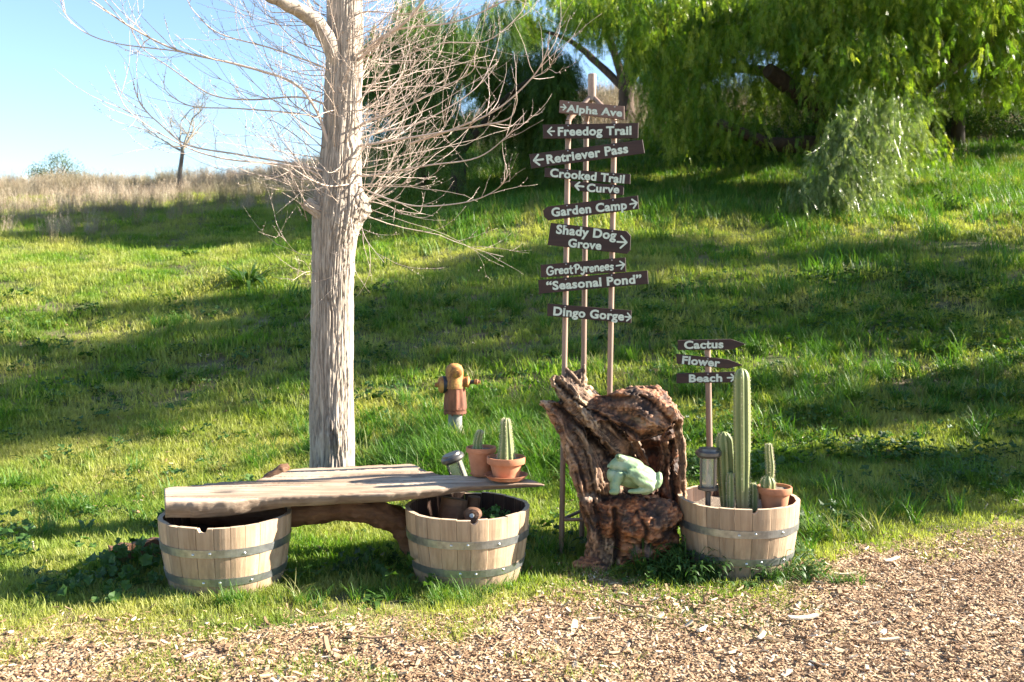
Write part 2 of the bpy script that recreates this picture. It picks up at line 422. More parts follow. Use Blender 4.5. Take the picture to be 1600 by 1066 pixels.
def weedmb(kind):
    mb = MB()
    if kind == 0:
        for _ in range(13): leaf_long(mb, (random.uniform(-.02, .02), random.uniform(-.02, .02), 0), random.random() * 6.28, random.uniform(.3, 1.2), random.uniform(.06, .15), random.uniform(.015, .035), .7)
    else:
        for _ in range(16):
            a = random.random() * 6.28; r = .11 * math.sqrt(random.random()); z = random.uniform(.02, .11)
            leaf_round(mb, (r * math.cos(a), r * math.sin(a), z), (random.uniform(-.5, .5), random.uniform(-.5, .5), 1), random.uniform(.014, .032))
    return mb
weeds = proto_coll('weed_protos', [proto('weed_%d' % k, weedmb(k % 2), m_weed) for k in range(6)])

# pepper-tree strand: a hanging twig with feathery compound leaves
def strand(L=1.0, nl=11, leafl=.19, dens=9, lw=.0105, ll=.044, droop=1.0):
    mb = MB(); pts = [Vector((.10 * math.sin(2.2 * t) * random.uniform(.2, 1), .06 * t * random.uniform(-1, 1), -L * t)) for t in np.linspace(0, 1, 6)]
    mb.tube(pts, [.0045, .004, .0035, .003, .0022, .001], 3, False, tip=[.55] * 18)
    for i in range(nl):
        t = (i + random.random()) / nl; k = min(int(t * 5), 4); b = pts[k].lerp(pts[k + 1], t * 5 - k)
        a = i * 2.4 + random.uniform(-.4, .4); ca, sa = math.cos(a), math.sin(a); l = leafl * random.uniform(.7, 1.25)
        def q(u): return b + Vector((ca * l * .55 * (u - .3 * u * u), sa * l * .55 * (u - .3 * u * u), l * (.10 * u - droop * .85 * u * u)))
        for j in range(dens):
            u = .12 + .88 * j / (dens - 1); p = q(u); tn = (q(u + .02) - q(u - .02)).normalized()
            sd = tn.cross(Vector((-sa, ca, 0))).normalized() if j % 1 == 0 else tn
            sd = Vector((-sa, ca, 0))
            for s_ in (-1, 1):
                dr = (sd * s_ * .8 + tn * .65 + Vector((0, 0, -.12))).normalized() * ll * random.uniform(.75, 1.15)
                nrm = dr.cross(tn).normalized(); wd = dr.cross(nrm).normalized() * lw * .5
                mb.add([p, p + dr * .5 + wd, p + dr, p + dr * .5 - wd], [(0, 1, 2, 3)], [.85, 1, 1, 1])
    return mb
S_pep = proto_coll('pep_protos', [proto('pep_%d' % k, strand(random.uniform(.32, .62), 8, .17), m_pep) for k in range(6)])
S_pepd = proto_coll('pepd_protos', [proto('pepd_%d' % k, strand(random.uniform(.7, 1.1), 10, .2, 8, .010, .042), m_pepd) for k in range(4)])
S_pepl = proto_coll('pepl_protos', [proto('pepl_%d' % k, strand(random.uniform(.5, .8), 9, .17, 8, .008, .036, .8), m_pepl) for k in range(4)])
def bushmb(n=120, s=.35, lw=.03, ll=.06):
    mb = MB()
    for _ in range(n):
        d = Vector((random.gauss(0, 1), random.gauss(0, 1), random.gauss(0, 1))).normalized() * s * random.random() ** .4
        a = Vector((random.gauss(0, 1), random.gauss(0, 1), random.gauss(0, .7))).normalized() * ll; w = a.cross(Vector((random.random(), random.random(), 1))).normalized() * lw * .5
        mb.add([d, d + a * .5 + w, d + a, d + a * .5 - w], [(0, 1, 2, 3)], [.8, 1, 1, 1])
    return mb
S_bush = proto_coll('bush_protos', [proto('bushp_%d' % k, bushmb(), m_bush) for k in range(4)])
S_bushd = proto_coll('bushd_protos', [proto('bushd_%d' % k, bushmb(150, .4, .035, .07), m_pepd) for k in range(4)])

# ================================================================ GROUND COVER
def rots(n, tilt=.15):
    return np.stack([RNG.normal(0, tilt, n), RNG.normal(0, tilt, n), RNG.uniform(0, 6.283, n)], -1)
def inview(x, y, mrg=.06):
    u = x / np.maximum(y, .1); return np.abs(u) < (.5334 + mrg + .3 / np.maximum(y, 1))
BARE = [(ground_hit(1500, 385), 1.5, .55), (ground_hit(1340, 420), .9, .35), (ground_hit(1590, 440), .9, .5), (ground_hit(80, 480), .8, .25), (ground_hit(560, 940), .46, .17), (ground_hit(90, 905), .2, .1)]
def bare(x, y):
    b = np.zeros_like(x)
    for (p, rx, ry) in BARE: b = np.maximum(b, np.exp(-((x - p.x) / rx) ** 2 - ((y - p.y) / ry) ** 2))
    return b
# barrel centres
B_L, B_M, B_R = at(355, 900, 5.17), at(731, 900, 5.29), at(1152, 880, 5.49)
def nobarrel(x, y):
    k = np.ones(len(x), bool)
    for b in (B_L, B_M, B_R): k &= (x - b.x) ** 2 + (y - b.y) ** 2 > .285 ** 2
    return k
def gd(x, y):
    """how much grass grows here, 0..1"""
    nz = fbm(x * 2.3, y * 2.3, 7, 4); e = y - bound(x)
    base = sstep(-.42, .12, e + (nz - .5) * 1.3)
    lone = sstep(.53, .62, fbm(x * 2.6, y * 3.4, 3, 4)) * sstep(-1.4, -.3, e) * .95 * sstep(2.2, -.3, x)
    b2 = sstep(.60, .70, fbm(x * 1.1, y * 1.1, 9, 4)) * sstep(6, 8, y) * (.35 + .5 * sstep(1, 4, x))
    return np.clip(np.maximum(base, lone) - b2 * .75, 0, 1) * (1 - .95 * bare(x, y))
def sc_lawn(name, n, y0, y1, coll, s0, s1, tilt=.15):
    y = np.sqrt(RNG.uniform(y0 ** 2, y1 ** 2, n)); x = RNG.uniform(-.62, .62, n) * y
    k = (RNG.random(n) < gd(x, y)) & nobarrel(x, y); x, y = x[k], y[k]
    s = RNG.uniform(s0, s1, len(x)) * (.55 + .9 * fbm(x * 1.3, y * 1.3, 2.2, 3)) * (.65 + .35 * sstep(-.2, .8, y - bound(x)))
    o = scatter(name, np.stack([x, y, H(x, y) - .005], -1), rots(len(x), tilt), s, coll); return o, len(x)
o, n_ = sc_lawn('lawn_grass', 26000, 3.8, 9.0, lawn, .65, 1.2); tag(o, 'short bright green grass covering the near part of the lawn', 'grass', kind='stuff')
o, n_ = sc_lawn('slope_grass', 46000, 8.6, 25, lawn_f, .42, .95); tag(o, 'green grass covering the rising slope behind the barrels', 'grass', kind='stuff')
# taller tussocks
n = 9000; y = np.sqrt(RNG.uniform(5.4 ** 2, 12 ** 2, n)); x = RNG.uniform(-.62, .62, n) * y
w = sstep(.50, .68, fbm(x * 1.2, y * 1.5, 5.5, 4)); e = y - bound(x)
w = w * sstep(.1, .5, e) * (.35 + .65 * sstep(.0, 1, x)) + .9 * np.exp(-((x + .2) / 1.5) ** 2 - ((y - 8.2) / .9) ** 2)
k = (RNG.random(n) < np.clip(w, 0, 1) * .75) & nobarrel(x, y); x, y = x[k], y[k]
o = scatter('tussock_grass', np.stack([x, y, H(x, y) - .01], -1), rots(len(x), .12), RNG.uniform(.4, 1.0, len(x)), tuss)
tag(o, 'taller dark green grass tufts scattered over the slope', 'tall grass', kind='stuff')
n = 12000; y = np.sqrt(RNG.uniform(11.5 ** 2, 31 ** 2, n)); x = RNG.uniform(-.62, .62, n) * y
w = .14 + .6 * sstep(.45, .65, fbm(x * .6, y * .6, 8.5, 4)); w = w * sstep(-5, 1, x - .0) + .95 * np.exp(-((y - 16.6) / .8) ** 2) * sstep(-3, 0, x) + .9 * sstep(17.5, 19, y) * sstep(-.2, 0, x / y)
k = RNG.random(n) < np.clip(w, 0, 1); x, y = x[k], y[k]
o = scatter('bank_grass', np.stack([x, y, H(x, y) - .02], -1), rots(len(x), .12), RNG.uniform(.5, 1.1, len(x)), tuss_f)
tag(o, 'long green grass along the top of the bank under the trees', 'tall grass', kind='stuff')
n = 420; x = np.concatenate([np.concatenate([RNG.normal(-.35, .55, n - 150), RNG.normal(-.47, .14, 150)]), RNG.normal(.5, .35, 120), RNG.normal(3.3, 1.0, 260)]); y = np.concatenate([RNG.normal(7.75, .35, n), RNG.normal(7.6, .3, 120), RNG.normal(9.5, .9, 260)])
k = np.hypot(x + .47, y - 8) > .16; x, y = x[k], y[k]
o = scatter('long_tufts', np.stack([x, y, H(x, y) - .01], -1), rots(len(x), .15), RNG.uniform(.6, 1.25, len(x)) * np.where((np.abs(x + .47) < .2) & (y < 8), 1.08, 1), tuss)
tag(o, 'long arching grass tufts around the foot of the hydrant', 'tall grass', kind='stuff')
x = np.concatenate([RNG.normal(c_.x + dx, .22, m_) for c_, dx, m_ in ((B_L, .1, 34), (B_M, -.1, 26), (B_L, .7, 30), (B_L, -.5, 22), (B_R, .3, 16))]); y = np.concatenate([RNG.normal(c_.y + dy, .07, m_) for c_, dy, m_ in ((B_L, -.36, 34), (B_M, -.36, 26), (B_L, .1, 30), (B_L, -.2, 22), (B_R, -.33, 16))])
k = nobarrel(x, y); x, y = x[k], y[k]
o = scatter('barrel_tufts', np.stack([x, y, H(x, y) - .01], -1), rots(len(x), .15), RNG.uniform(.25, .6, len(x)), tuss)
tag(o, 'bright green grass tufts growing against the feet of the barrels', 'tall grass', kind='stuff')
# dry grass on the hilltop
n = 30000; y = np.sqrt(RNG.uniform(17 ** 2, 50 ** 2, n)); x = RNG.uniform(-.62, .62, n) * y; u = x / y
thr = np.where(u < -.12, 17.4 + 3.2 * sstep(-.5, -.2, u), np.where(u < .45, 26.5, 28.5)) + (fbm(x * .45, y * .45, 1, 3) - .5) * 6
g_ = sstep(-1.5, 3.5, y - thr)
k = (RNG.random(n) < g_ * .75); x, y, g_, u = x[k], y[k], g_[k], u[k]
sc_ = RNG.uniform(.35, 1.0, len(x)) * (.30 + .9 * fbm(x * .5, y * .5, 6, 4)) * (.55 + .45 * g_) * (.72 + .6 * sstep(-.1, .05, u))
o = scatter('dry_grass', np.stack([x, y, H(x, y) - .03], -1), rots(len(x), .16), sc_, dry)
tag(o, 'tall dry tan grass and dead stalks covering the hilltop', 'dry grass', kind='stuff')
# broadleaf ground cover
n = 5200; y = np.sqrt(RNG.uniform(4.8 ** 2, 13 ** 2, n)); x = RNG.uniform(-.62, .62, n) * y; e = y - bound(x)
w = .10 + .9 * sstep(.48, .62, fbm(x * .9, y * .9, 12.5, 3)) * sstep(.1, .6, e) * (.25 + .75 * sstep(.5, 2.5, x)); w = w * sstep(0, .3, e)
k = (RNG.random(n) < w) & nobarrel(x, y); x, y = x[k], y[k]
o = scatter('ground_weeds', np.stack([x, y, H(x, y)], -1), rots(len(x), .12), RNG.uniform(.6, 1.5, len(x)), weeds)
tag(o, 'low broad-leaved weeds growing among the grass', 'weeds', kind='stuff')

# wood chips
def chipmb(L, w, t, bend):
    mb = MB(); n = 3; V = []
    for i in range(n + 1):
        u = i / n - .5; ww = w * (1 - .5 * abs(u) * random.uniform(.3, 1.4)) * .5; z = bend * (u * u) * L + t
        V += [(u * L, ww, z), (u * L, -ww, z), (u * L, -ww, z - t), (u * L, ww, z - t)]
    Fc = [(0, 3, 2, 1), (4 * n, 4 * n + 1, 4 * n + 2, 4 * n + 3)]
    for i in range(n):
        for k in range(4): Fc.append((4 * i + k, 4 * i + (k + 1) % 4, 4 * i + 4 + (k + 1) % 4, 4 * i + 4 + k))
    mb.add(V, Fc); return mb
m_chip = mat('wood_chip'); oi = N(m_chip, 'ShaderNodeObjectInfo')
cr = ramp(m_chip, [(0, (.14, .08, .04)), (.3, (.29, .17, .088)), (.6, (.41, .27, .15)), (.85, (.55, .40, .235)), (1, (.78, .67, .51))], oi.outputs['Random'])
nn = noise(m_chip, 40, 4, .6, mapping(m_chip, (1, 8, 1)))
LK(m_chip, mixc(m_chip, .5, cr.outputs[0], ramp(m_chip, [(.3, (.6, .6, .6)), (.7, (1, 1, 1))], nn.outputs[0]).outputs[0], 'MULTIPLY'), P(m_chip).inputs['Base Color']); P(m_chip).inputs['Roughness'].default_value = .8
chips = proto_coll('chip_protos', [proto('chip_%d' % k, chipmb(random.uniform(.016, .05), random.uniform(.006, .014), random.uniform(.002, .005), random.uniform(-.4, .6)), m_chip) for k in range(9)])
n = 95000; y = np.sqrt(RNG.uniform(3.4 ** 2, 6.9 ** 2, n)); x = RNG.uniform(-.62, .62, n) * y; e = y - bound(x)
w = sstep(.35, -.25, e + (fbm(x * 2.2, y * 2.2, 4, 4) - .5) * 1.0)
k = RNG.random(n) < w * (.78 + .22 * sstep(-2, 1, x)); x, y = x[k], y[k]
rr = np.stack([RNG.normal(0, .28, len(x)), RNG.normal(0, .28, len(x)), RNG.uniform(0, 6.28, len(x))], -1)
o = scatter('wood_chips', np.stack([x, y, H(x, y) + .016 + RNG.uniform(0, .012, len(x))], -1), rr, RNG.lognormal(0, .42, len(x)) * .55, chips)
tag(o, 'layer of tan and brown wood chips covering the path', 'wood chips', kind='stuff')
n = 3200; y = np.sqrt(RNG.uniform(5.2 ** 2, 12 ** 2, n)); x = RNG.uniform(-.62, .62, n) * y; k = (y > bound(x) + .2) & nobarrel(x, y) & (fbm(x * 1.2, y * 1.2, 31, 3) > .45); x, y = x[k], y[k]
o = scatter('dry_litter', np.stack([x, y, H(x, y) + RNG.uniform(.01, .05, len(x))], -1), np.stack([RNG.normal(0, .5, len(x)), RNG.normal(0, .5, len(x)), RNG.uniform(0, 6.28, len(x))], -1), RNG.lognormal(0, .4, len(x)) * .9, chips)
tag(o, 'dead leaves and bits of dry litter lying in the grass', 'leaf litter', kind='stuff')
big = [(1255, 979, .15, .035, .2, 'largest pale splinter of wood lying on the mulch below the right barrel', (.70, .60, .46)),
       (1190, 1010, .085, .018, 1.0, 'thin white wood sliver tilted on the mulch in the foreground', (.78, .74, .66)),
       (1392, 887, .13, .025, .55, 'pale bark strip on the mulch near the right edge of the grass', (.62, .50, .36)),
       (1320, 910, .13, .02, .15, 'narrow tan wood splinter right of the cactus barrel', (.6, .46, .31)),
       (590, 1012, .15, .013, .12, 'brown twig lying on the mulch below the middle barrel', (.30, .19, .11)),
       (1380, 1003, .05, .02, .9, 'small forked white chip on the mulch at lower right', (.75, .70, .62)),
       (985, 962, .16, .014, -.5, 'dark brown stick lying at the edge of the mulch below the stump', (.16, .10, .06))]
for (px_, py_, L, w_, a, lab, c) in big:
    p = ground_hit(px_, py_); mb = chipmb(L, w_, .008, .25); q = Matrix.Rotation(a, 3, 'Z')
    mb.V = [q @ Vector(v) + Vector((p.x, p.y, p.z + .035)) for v in mb.V]
    tag(mb.obj('wood_splinter', simple('splinter', c, .75, 0, .2, 30, (1, 6, 1)), smooth=False), lab, 'wood splinter', 'loose wood pieces on the mulch')

# ================================================================ MATERIALS for the things
def woodmat(name, c0, c1, c2, axis='z', scale=1, rough=.75, dirt=None, rnd=.25, bd=.003):
    """grain along axis, per-object random tone"""
    m = mat(name); st = {'z': (38, 38, 1.6), 'x': (1.6, 38, 38), 'y': (38, 1.6, 38)}[axis]
    v = mapping(m, tuple(s * scale for s in st)); n = noise(m, 1, 6, .7, v, .3); n2 = noise(m, 3.5, 4, .6, mapping(m, (1, 1, 1)))
    r = ramp(m, [(.28, c0), (.5, c1), (.75, c2)], n.outputs[0])
    k = mixc(m, .45, r.outputs[0], ramp(m, [(.3, (.62, .58, .54)), (.6, (1, 1, 1))], n2.outputs[0]).outputs[0], 'MULTIPLY')
    oi = N(m, 'ShaderNodeObjectInfo'); k = mixc(m, 1, k, ramp(m, [(0, (1 - rnd,) * 3), (1, (1 + rnd * .4, 1 + rnd * .3, 1 + rnd * .2))], oi.outputs['Random']).outputs[0], 'MULTIPLY')
    if dirt:
        g = N(m, 'ShaderNodeNewGeometry'); sx = N(m, 'ShaderNodeSeparateXYZ'); LK(m, g.outputs['Position'], sx.inputs[0])
        ad = N(m, 'ShaderNodeMath', operation='ADD'); mu = N(m, 'ShaderNodeMath', operation='MULTIPLY'); mu.inputs[1].default_value = .14
        LK(m, n2.outputs[0], mu.inputs[0]); LK(m, sx.outputs[2], ad.inputs[0]); LK(m, mu.outputs[0], ad.inputs[1])
        rr = ramp(m, [(.06, (1, 1, 1)), (.20, (0, 0, 0))], ad.outputs[0]); k = mixc(m, rr.outputs[0], k, dirt)
        n4 = noise(m, 9, 5, .7, mapping(m, (1, 1, .35))); k = mixc(m, ramp(m, [(.53, (0, 0, 0)), (.70, (.6, .6, .6))], n4.outputs[0]).outputs[0], k, (.22, .145, .09))
    LK(m, k, P(m).inputs['Base Color']); P(m).inputs['Roughness'].default_value = rough; bump(m, n.outputs[0], .6, bd); return m
m_stave = woodmat('oak_stave', (.34, .225, .135), (.47, .33, .21), (.58, .43, .29), 'z', 1, .7, (.20, .15, .11), rnd=.34)
m_char = woodmat('stained_oak', (.035, .018, .012), (.075, .038, .024), (.13, .07, .045), 'z', 1.4, .9)
m_endg = simple('end_grain', (.50, .37, .25), .8, 0, .2, 60)
m_galv = simple('galvanised_steel', (.34, .35, .35), .42, .85, .28, 25, (1, 1, 1), .1)
m_rivet = simple('rivet_steel', (.6, .6, .58), .3, .9, .1, 40)
m_soil = simple('potting_soil', (.085, .06, .04), .95, 0, .5, 60, bmp=1, bd=.01)
m_grav = simple('soil_with_gravel', (.19, .145, .105), .95, 0, .55, 70, bmp=1, bd=.012)

# ================================================================ HALF BARRELS
def barrel(c, Rr, Ht, label, soil_z, soil_m, notch_a, turn, squash=1.0, rise=0.0):
    z0 = Hs(c.x, c.y); c = Vector((c.x, c.y, z0 + rise)); sink = .03
    root = empty('half_barrel', (c.x, c.y, c.z), label, 'half barrel', 'oak half barrels used as planters')
    def rad(z):
        t = np.clip((Ht - z) / (Ht + sink), 0, 1); return Rr * (1 - .175 * t ** 1.7)
    ns = 24; ws = [random.uniform(.75, 1.3) for _ in range(ns)]; tot = sum(ws); a0 = turn
    zs = np.linspace(-sink, Ht, 9)
    for k in range(ns):
        da = ws[k] / tot * 2 * math.pi; a1 = a0 + da; gap = .0011 / Rr; top = Ht + random.uniform(-.004, .003); off = random.uniform(-.0010, .0010)
        na = 3
        nn_ = (notch_a - a0) % (2 * math.pi) < da
        if nn_: na = 26
        an = np.linspace(a0 + gap, a1 - gap, na + 1); V = []; mb = MB()
        T_ = .026
        for a in an:
            zt = top
            if nn_:
                d = ((a - notch_a + math.pi) % (2 * math.pi) - math.pi) * Rr; zt = top - (math.sqrt(max(0, .024 ** 2 - d * d)) * 1.0)
            e = .0018 if (a == an[0] or a == an[-1]) else 0
            for z in zs:
                zz = -sink + (z + sink) * (zt + sink) / (Ht + sink); r = rad(zz) + off - e
                V.append((c.x + math.cos(a) * r, c.y + math.sin(a) * r, c.z + zz))
            for z in zs[::-1]:
                zz = -sink + (z + sink) * (zt + sink) / (Ht + sink); r = rad(zz) - T_ + (.003 if e else 0)
                V.append((c.x + math.cos(a) * r, c.y + math.sin(a) * r, c.z + zz))
        m_ = 2 * len(zs); Fc = []; M_ = []
        for i in range(na):
            for j in range(m_):
                j2 = (j + 1) % m_; Fc.append((i * m_ + j, (i + 1) * m_ + j, (i + 1) * m_ + j2, i * m_ + j2))
                M_.append(0 if j < len(zs) - 1 else (1 if j == len(zs) - 1 else (2 if j < m_ - 1 else 0)))
        Fc.append(tuple(range(m_ - 1, -1, -1))); Fc.append(tuple(na * m_ + j for j in range(m_))); M_ += [0, 0]
        o = mesh_np('stave', V, Fc, None, root, False, [m_stave, m_endg, m_char], M_)
        a0 = a1
    for hi, (hz, hh) in enumerate(((.66, .042), (.265, .040))):
        zc = Ht * hz; mb = MB(); n = 72; V = []; Fc = []
        for k in range(n):
            a = 2 * math.pi * k / n
            for (dz, dr) in ((-hh / 2, .0015), (-hh / 2, .0045), (hh / 2, .0045), (hh / 2, .0015)):
                r = rad(zc + dz) + dr + .0006 * math.sin(a * 5); V.append((c.x + math.cos(a) * r, c.y + math.sin(a) * r, c.z + zc + dz))
        for k in range(n):
            k2 = (k + 1) % n
            for j in range(4): Fc.append((k * 4 + j, k2 * 4 + j, k2 * 4 + (j + 1) % 4, k * 4 + (j + 1) % 4))
        hoop = mesh_np('hoop', V, Fc, m_galv, root, False)
        for q, aa in enumerate((-1.78, -1.52, -1.02)):
            a = aa + .13 * hi; r = rad(zc) + .006; b = MB()
            b.lathe((c.x + math.cos(a) * r, c.y + math.sin(a) * r, c.z + zc + random.uniform(-.006, .006)), [(.0075, -.004), (.0072, .0005), (.0045, .003), (0, .004)], 10, (math.cos(a), math.sin(a), 0))
            b.obj('rivet', m_rivet, hoop)
    # soil
    V = []; Fc = []; n = 40; rr_ = [0, .08, .16, .22, .27, rad(soil_z) - .024]
    for i, r in enumerate(rr_):
        for k in range(n):
            a = 2 * math.pi * k / n; x, y = c.x + r * math.cos(a), c.y + r * math.sin(a)
            V.append((x, y, c.z + soil_z + .05 * (float(fbm(x * 9, y * 9, 1, 3)) - .5)))
    for i in range(len(rr_) - 1):
        for k in range(n): Fc.append((i * n + k, (i + 1) * n + k, (i + 1) * n + (k + 1) % n, i * n + (k + 1) % n))
    mesh_np('soil', V, Fc, soil_m, root)
    return root
bar_l = barrel(B_L, .350, .395, 'empty oak half barrel holding up the left end of the weathered bench', .10, m_soil, R(-93), .3)
bar_m = barrel(B_M, .347, .400, 'oak half barrel under the right end of the bench with green sprouts inside', .27, m_soil, R(-82), 1.1)
bar_r = barrel(B_R, .345, .410, 'oak half barrel planted with cacti at the right beside the stump', .335, m_grav, R(-89), 2.0)

# ================================================================ BENCH SLAB
m_slab = mat('weathered_slab')
vv = mapping(m_slab, (.9, 30, 30)); n1 = noise(m_slab, 1.6, 8, .66, vv, .5); n2 = noise(m_slab, 2.6, 4, .6, mapping(m_slab, (.6, 2, 2)))
a_ = ramp(m_slab, [(.25, (.17, .115, .08)), (.42, (.36, .27, .19)), (.6, (.50, .40, .30)), (.85, (.62, .53, .43))], n1.outputs[0])
k_ = mixc(m_slab, .7, a_.outputs[0], ramp(m_slab, [(.38, (.55, .43, .34)), (.58, (1, .97, .94))], n2.outputs[0]).outputs[0], 'MULTIPLY')
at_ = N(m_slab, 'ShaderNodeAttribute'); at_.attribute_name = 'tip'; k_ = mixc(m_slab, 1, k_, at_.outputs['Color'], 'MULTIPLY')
LK(m_slab, k_, P(m_slab).inputs['Base Color']); P(m_slab).inputs['Roughness'].default_value = .8; bump(m_slab, n1.outputs[0], .8, .006)
m_brown = mat('brown_log'); vv = mapping(m_brown, (3, 20, 20)); n1 = noise(m_brown, 1.5, 8, .7, vv, .8); n2 = noise(m_brown, 5, 5, .6, mapping(m_brown, (1, 1, 1)))
a_ = ramp(m_brown, [(.3, (.05, .022, .012)), (.5, (.145, .068, .032)), (.75, (.27, .145, .072))], mixc(m_brown, .45, n1.outputs[0], n2.outputs[0]))
LK(m_brown, a_.outputs[0], P(m_brown).inputs['Base Color']); P(m_brown).inputs['Roughness'].default_value = .75; bump(m_brown, n1.outputs[0], 1, .008)

def slab():
    ft = [(257, 786), (300, 785), (350, 783), (404, 777), (450, 775), (500, 773), (560, 772), (620, 769), (670, 765), (720, 759), (770, 756.5), (815, 756), (836, 757), (851, 758.5)]
    bk = [(258, 761), (300, 757), (345, 753.5), (395, 751), (425, 744), (455, 734), (476, 731.5), (554, 728), (600, 725.5), (640, 724), (652, 727), (664, 735), (690, 741), (740, 744), (800, 746), (829, 749), (838, 752), (851, 757.5)]
    th = [(258, 26), (330, 28), (404, 26), (457, 20), (500, 20), (560, 18), (620, 17), (680, 15), (740, 11), (800, 8), (836, 5), (851, 1.5)]
    zt = lambda px_: np.interp(px_, [257, 500, 851], [.505, .515, .545])
    n = 260; us = np.linspace(257.5, 850.5, n); V = []; T = []; m_ = 64
    fx, fy = zip(*ft); bx, by = zip(*bk)
    for i, u in enumerate(us):
        z = float(zt(u)); a = atz(u, float(np.interp(u, fx, fy)), z); b = atz(u, float(np.interp(u, bx, by)), z)
        e = min(1, (850.5 - u) / 120 + .15)
        a = a + Vector((0, (float(fbm(u * .03, 1.5, 0, 4)) - .5) * .035, 0)); b = b + Vector((0, (float(fbm(u * .08, 7.5, 0, 4)) - .5) * .07 * e, 0))
        t = float(np.interp(u, *zip(*th))) * a.y / F
        for j in range(m_):
            q = j / m_
            if q < .6: f = q / .6; p = a.lerp(b, .015 + .97 * f); zz = 0; w = 'top'
            elif q < .7: f = (q - .6) / .1; p = b + Vector((0, .012 * math.sin(math.pi * f) * e, 0)); zz = -t * f
            elif q < .9: f = (q - .7) / .2; p = b.lerp(a, f * .94 + .03); zz = -t * (1 + .12 * math.sin(f * 3.14))
            else: f = (q - .9) / .1; p = a + Vector((0, .03 * (1 - f) - .012 * math.sin(math.pi * f), 0)); zz = -t * (1 - f)
            x, y = p.x, p.y; tip = 1.0
            if q < .6:
                rg = 1 - abs(2 * float(fbm(x * .7, y * 11 + .5 * math.sin(x * 3), 3, 2)) - 1)
                dz = -.010 * max(0, rg - .86) / .14 + .016 * (float(fbm(x * 1.6, y * 4, 9, 2)) - .5)
                if rg > .95: tip = .6
                kx, ky = (u - 342) / 26, (p - atz(342, 768, z)).y / .035; r2 = kx * kx + ky * ky
                if r2 < 2.2: dz -= .022 * math.exp(-r2 * 1.6); tip *= 1 - .62 * math.exp(-r2 * 1.3)
                k2 = ((u - 455) / 22) ** 2 + ((p - atz(455, 752, z)).y / .06) ** 2
                tip *= 1 - .25 * math.exp(-k2)
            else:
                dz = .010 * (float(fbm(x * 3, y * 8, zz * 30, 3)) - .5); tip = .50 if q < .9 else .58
                if q >= .9: p = p + Vector((0, -.006 * (float(fbm(x * 2.5, zz * 45, 5, 3)) - .5), 0))
            V.append((p.x, p.y, z + zz + dz * e)); T.append(tip)
    Fc = []
    for i in range(n - 1):
        for j in range(m_):
            j2 = (j + 1) % m_; Fc.append((i * m_ + j, i * m_ + j2, (i + 1) * m_ + j2, (i + 1) * m_ + j))
    Fc.append(tuple(range(m_ - 1, -1, -1))); Fc.append(tuple((n - 1) * m_ + k for k in range(m_)))
    return V, Fc, T
bx_ = at(530, 800, 5.3); bench = empty('driftwood_bench', (bx_.x, 5.35, 0), 'rustic bench of one pale weathered wood slab laid across two half barrels', 'bench')
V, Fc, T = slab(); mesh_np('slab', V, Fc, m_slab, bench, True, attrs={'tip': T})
def lump_tube(name, pts, m, parent, n=26, k=60, amp=.25, fr=14, lab=None):
    """pts: (px,py,Y,rpx) -> knotty log"""
    c = crom([(*at(a, b, Y), r * Y / F) for a, b, Y, r in pts], k)
    V, Fc = tube([Vector(p[:3]) for p in c], [max(p[3], .002) for p in c], n); V = np.array([tuple(v) for v in V])
    ax = np.repeat(c[:, :3], n, 0); d = V - ax; s = (fbm(V[:, 0] * fr, V[:, 1] * fr, V[:, 2] * fr, 4) - .5) * 2 * amp
    th = np.tile(np.arange(n) / n * 6.283, k); s += amp * .35 * (fbm(np.cos(th) * 4, np.sin(th) * 4, np.repeat(np.arange(k), n) * .12, 3) - .5) * 2
    V = ax + d * (1 + s)[:, None]; o = mesh_np(name, V, Fc, m, parent)
    if lab: o['label'] = lab
    return o
lump_tube('support_log', [(300, 806, 5.36, 13), (400, 804, 5.38, 18), (470, 802, 5.38, 20), (530, 797, 5.38, 18), (575, 799, 5.38, 20), (612, 810, 5.4, 22), (636, 828, 5.43, 22), (655, 865, 5.48, 20)], m_brown, bench, k=110, n=40, amp=.34, fr=17, lab='reddish brown crooked log under the slab')
lump_tube('support_post', [(704, 812, 5.36, 21), (707, 797, 5.37, 22), (710, 779, 5.38, 21)], m_brown, bench, k=20, amp=.1, fr=8)
lump_tube('branch_stub', [(405, 760, 5.75, 8), (420, 748, 5.8, 8), (432, 740, 5.82, 9), (442, 733, 5.84, 9), (451, 727, 5.85, 4)], m_brown, bench, k=26, amp=.28, fr=22, lab='dark knobbly root end sticking up behind the slab')
lump_tube('support_post', [(736, 830, 5.42, 10), (738, 805, 5.42, 11), (741, 776, 5.42, 10)], m_brown, bench, k=14, amp=.2, fr=8)
# dark beam lying behind the left barrel
bm = MB(); A, B = at(172, 866, 5.45), at(330, 838, 5.75); dr = (B - A); L = dr.length; q = dr.to_track_quat('X', 'Z').to_matrix()
cs = [(0, -.05, -.045), (0, .05, -.05), (0, .055, .04), (0, -.045, .05)]
V = []; k = 24
for i in range(k + 1):
    for c_ in cs:
        w = (1 + .12 * math.sin(i * 1.7 + c_[1] * 50)); V.append(A + q @ Vector((L * i / k, c_[1] * w, c_[2] * w + random.uniform(-.004, .004))))
Fc = [(4 * i + j, 4 * i + (j + 1) % 4, 4 * i + 4 + (j + 1) % 4, 4 * i + 4 + j) for i in range(k) for j in range(4)] + [(3, 2, 1, 0), (4 * k, 4 * k + 1, 4 * k + 2, 4 * k + 3)]
tag(mesh_np('old_beam', V, Fc, m_brown, smooth=False), 'dark weathered beam sticking out of the weeds left of the left barrel', 'wooden beam')
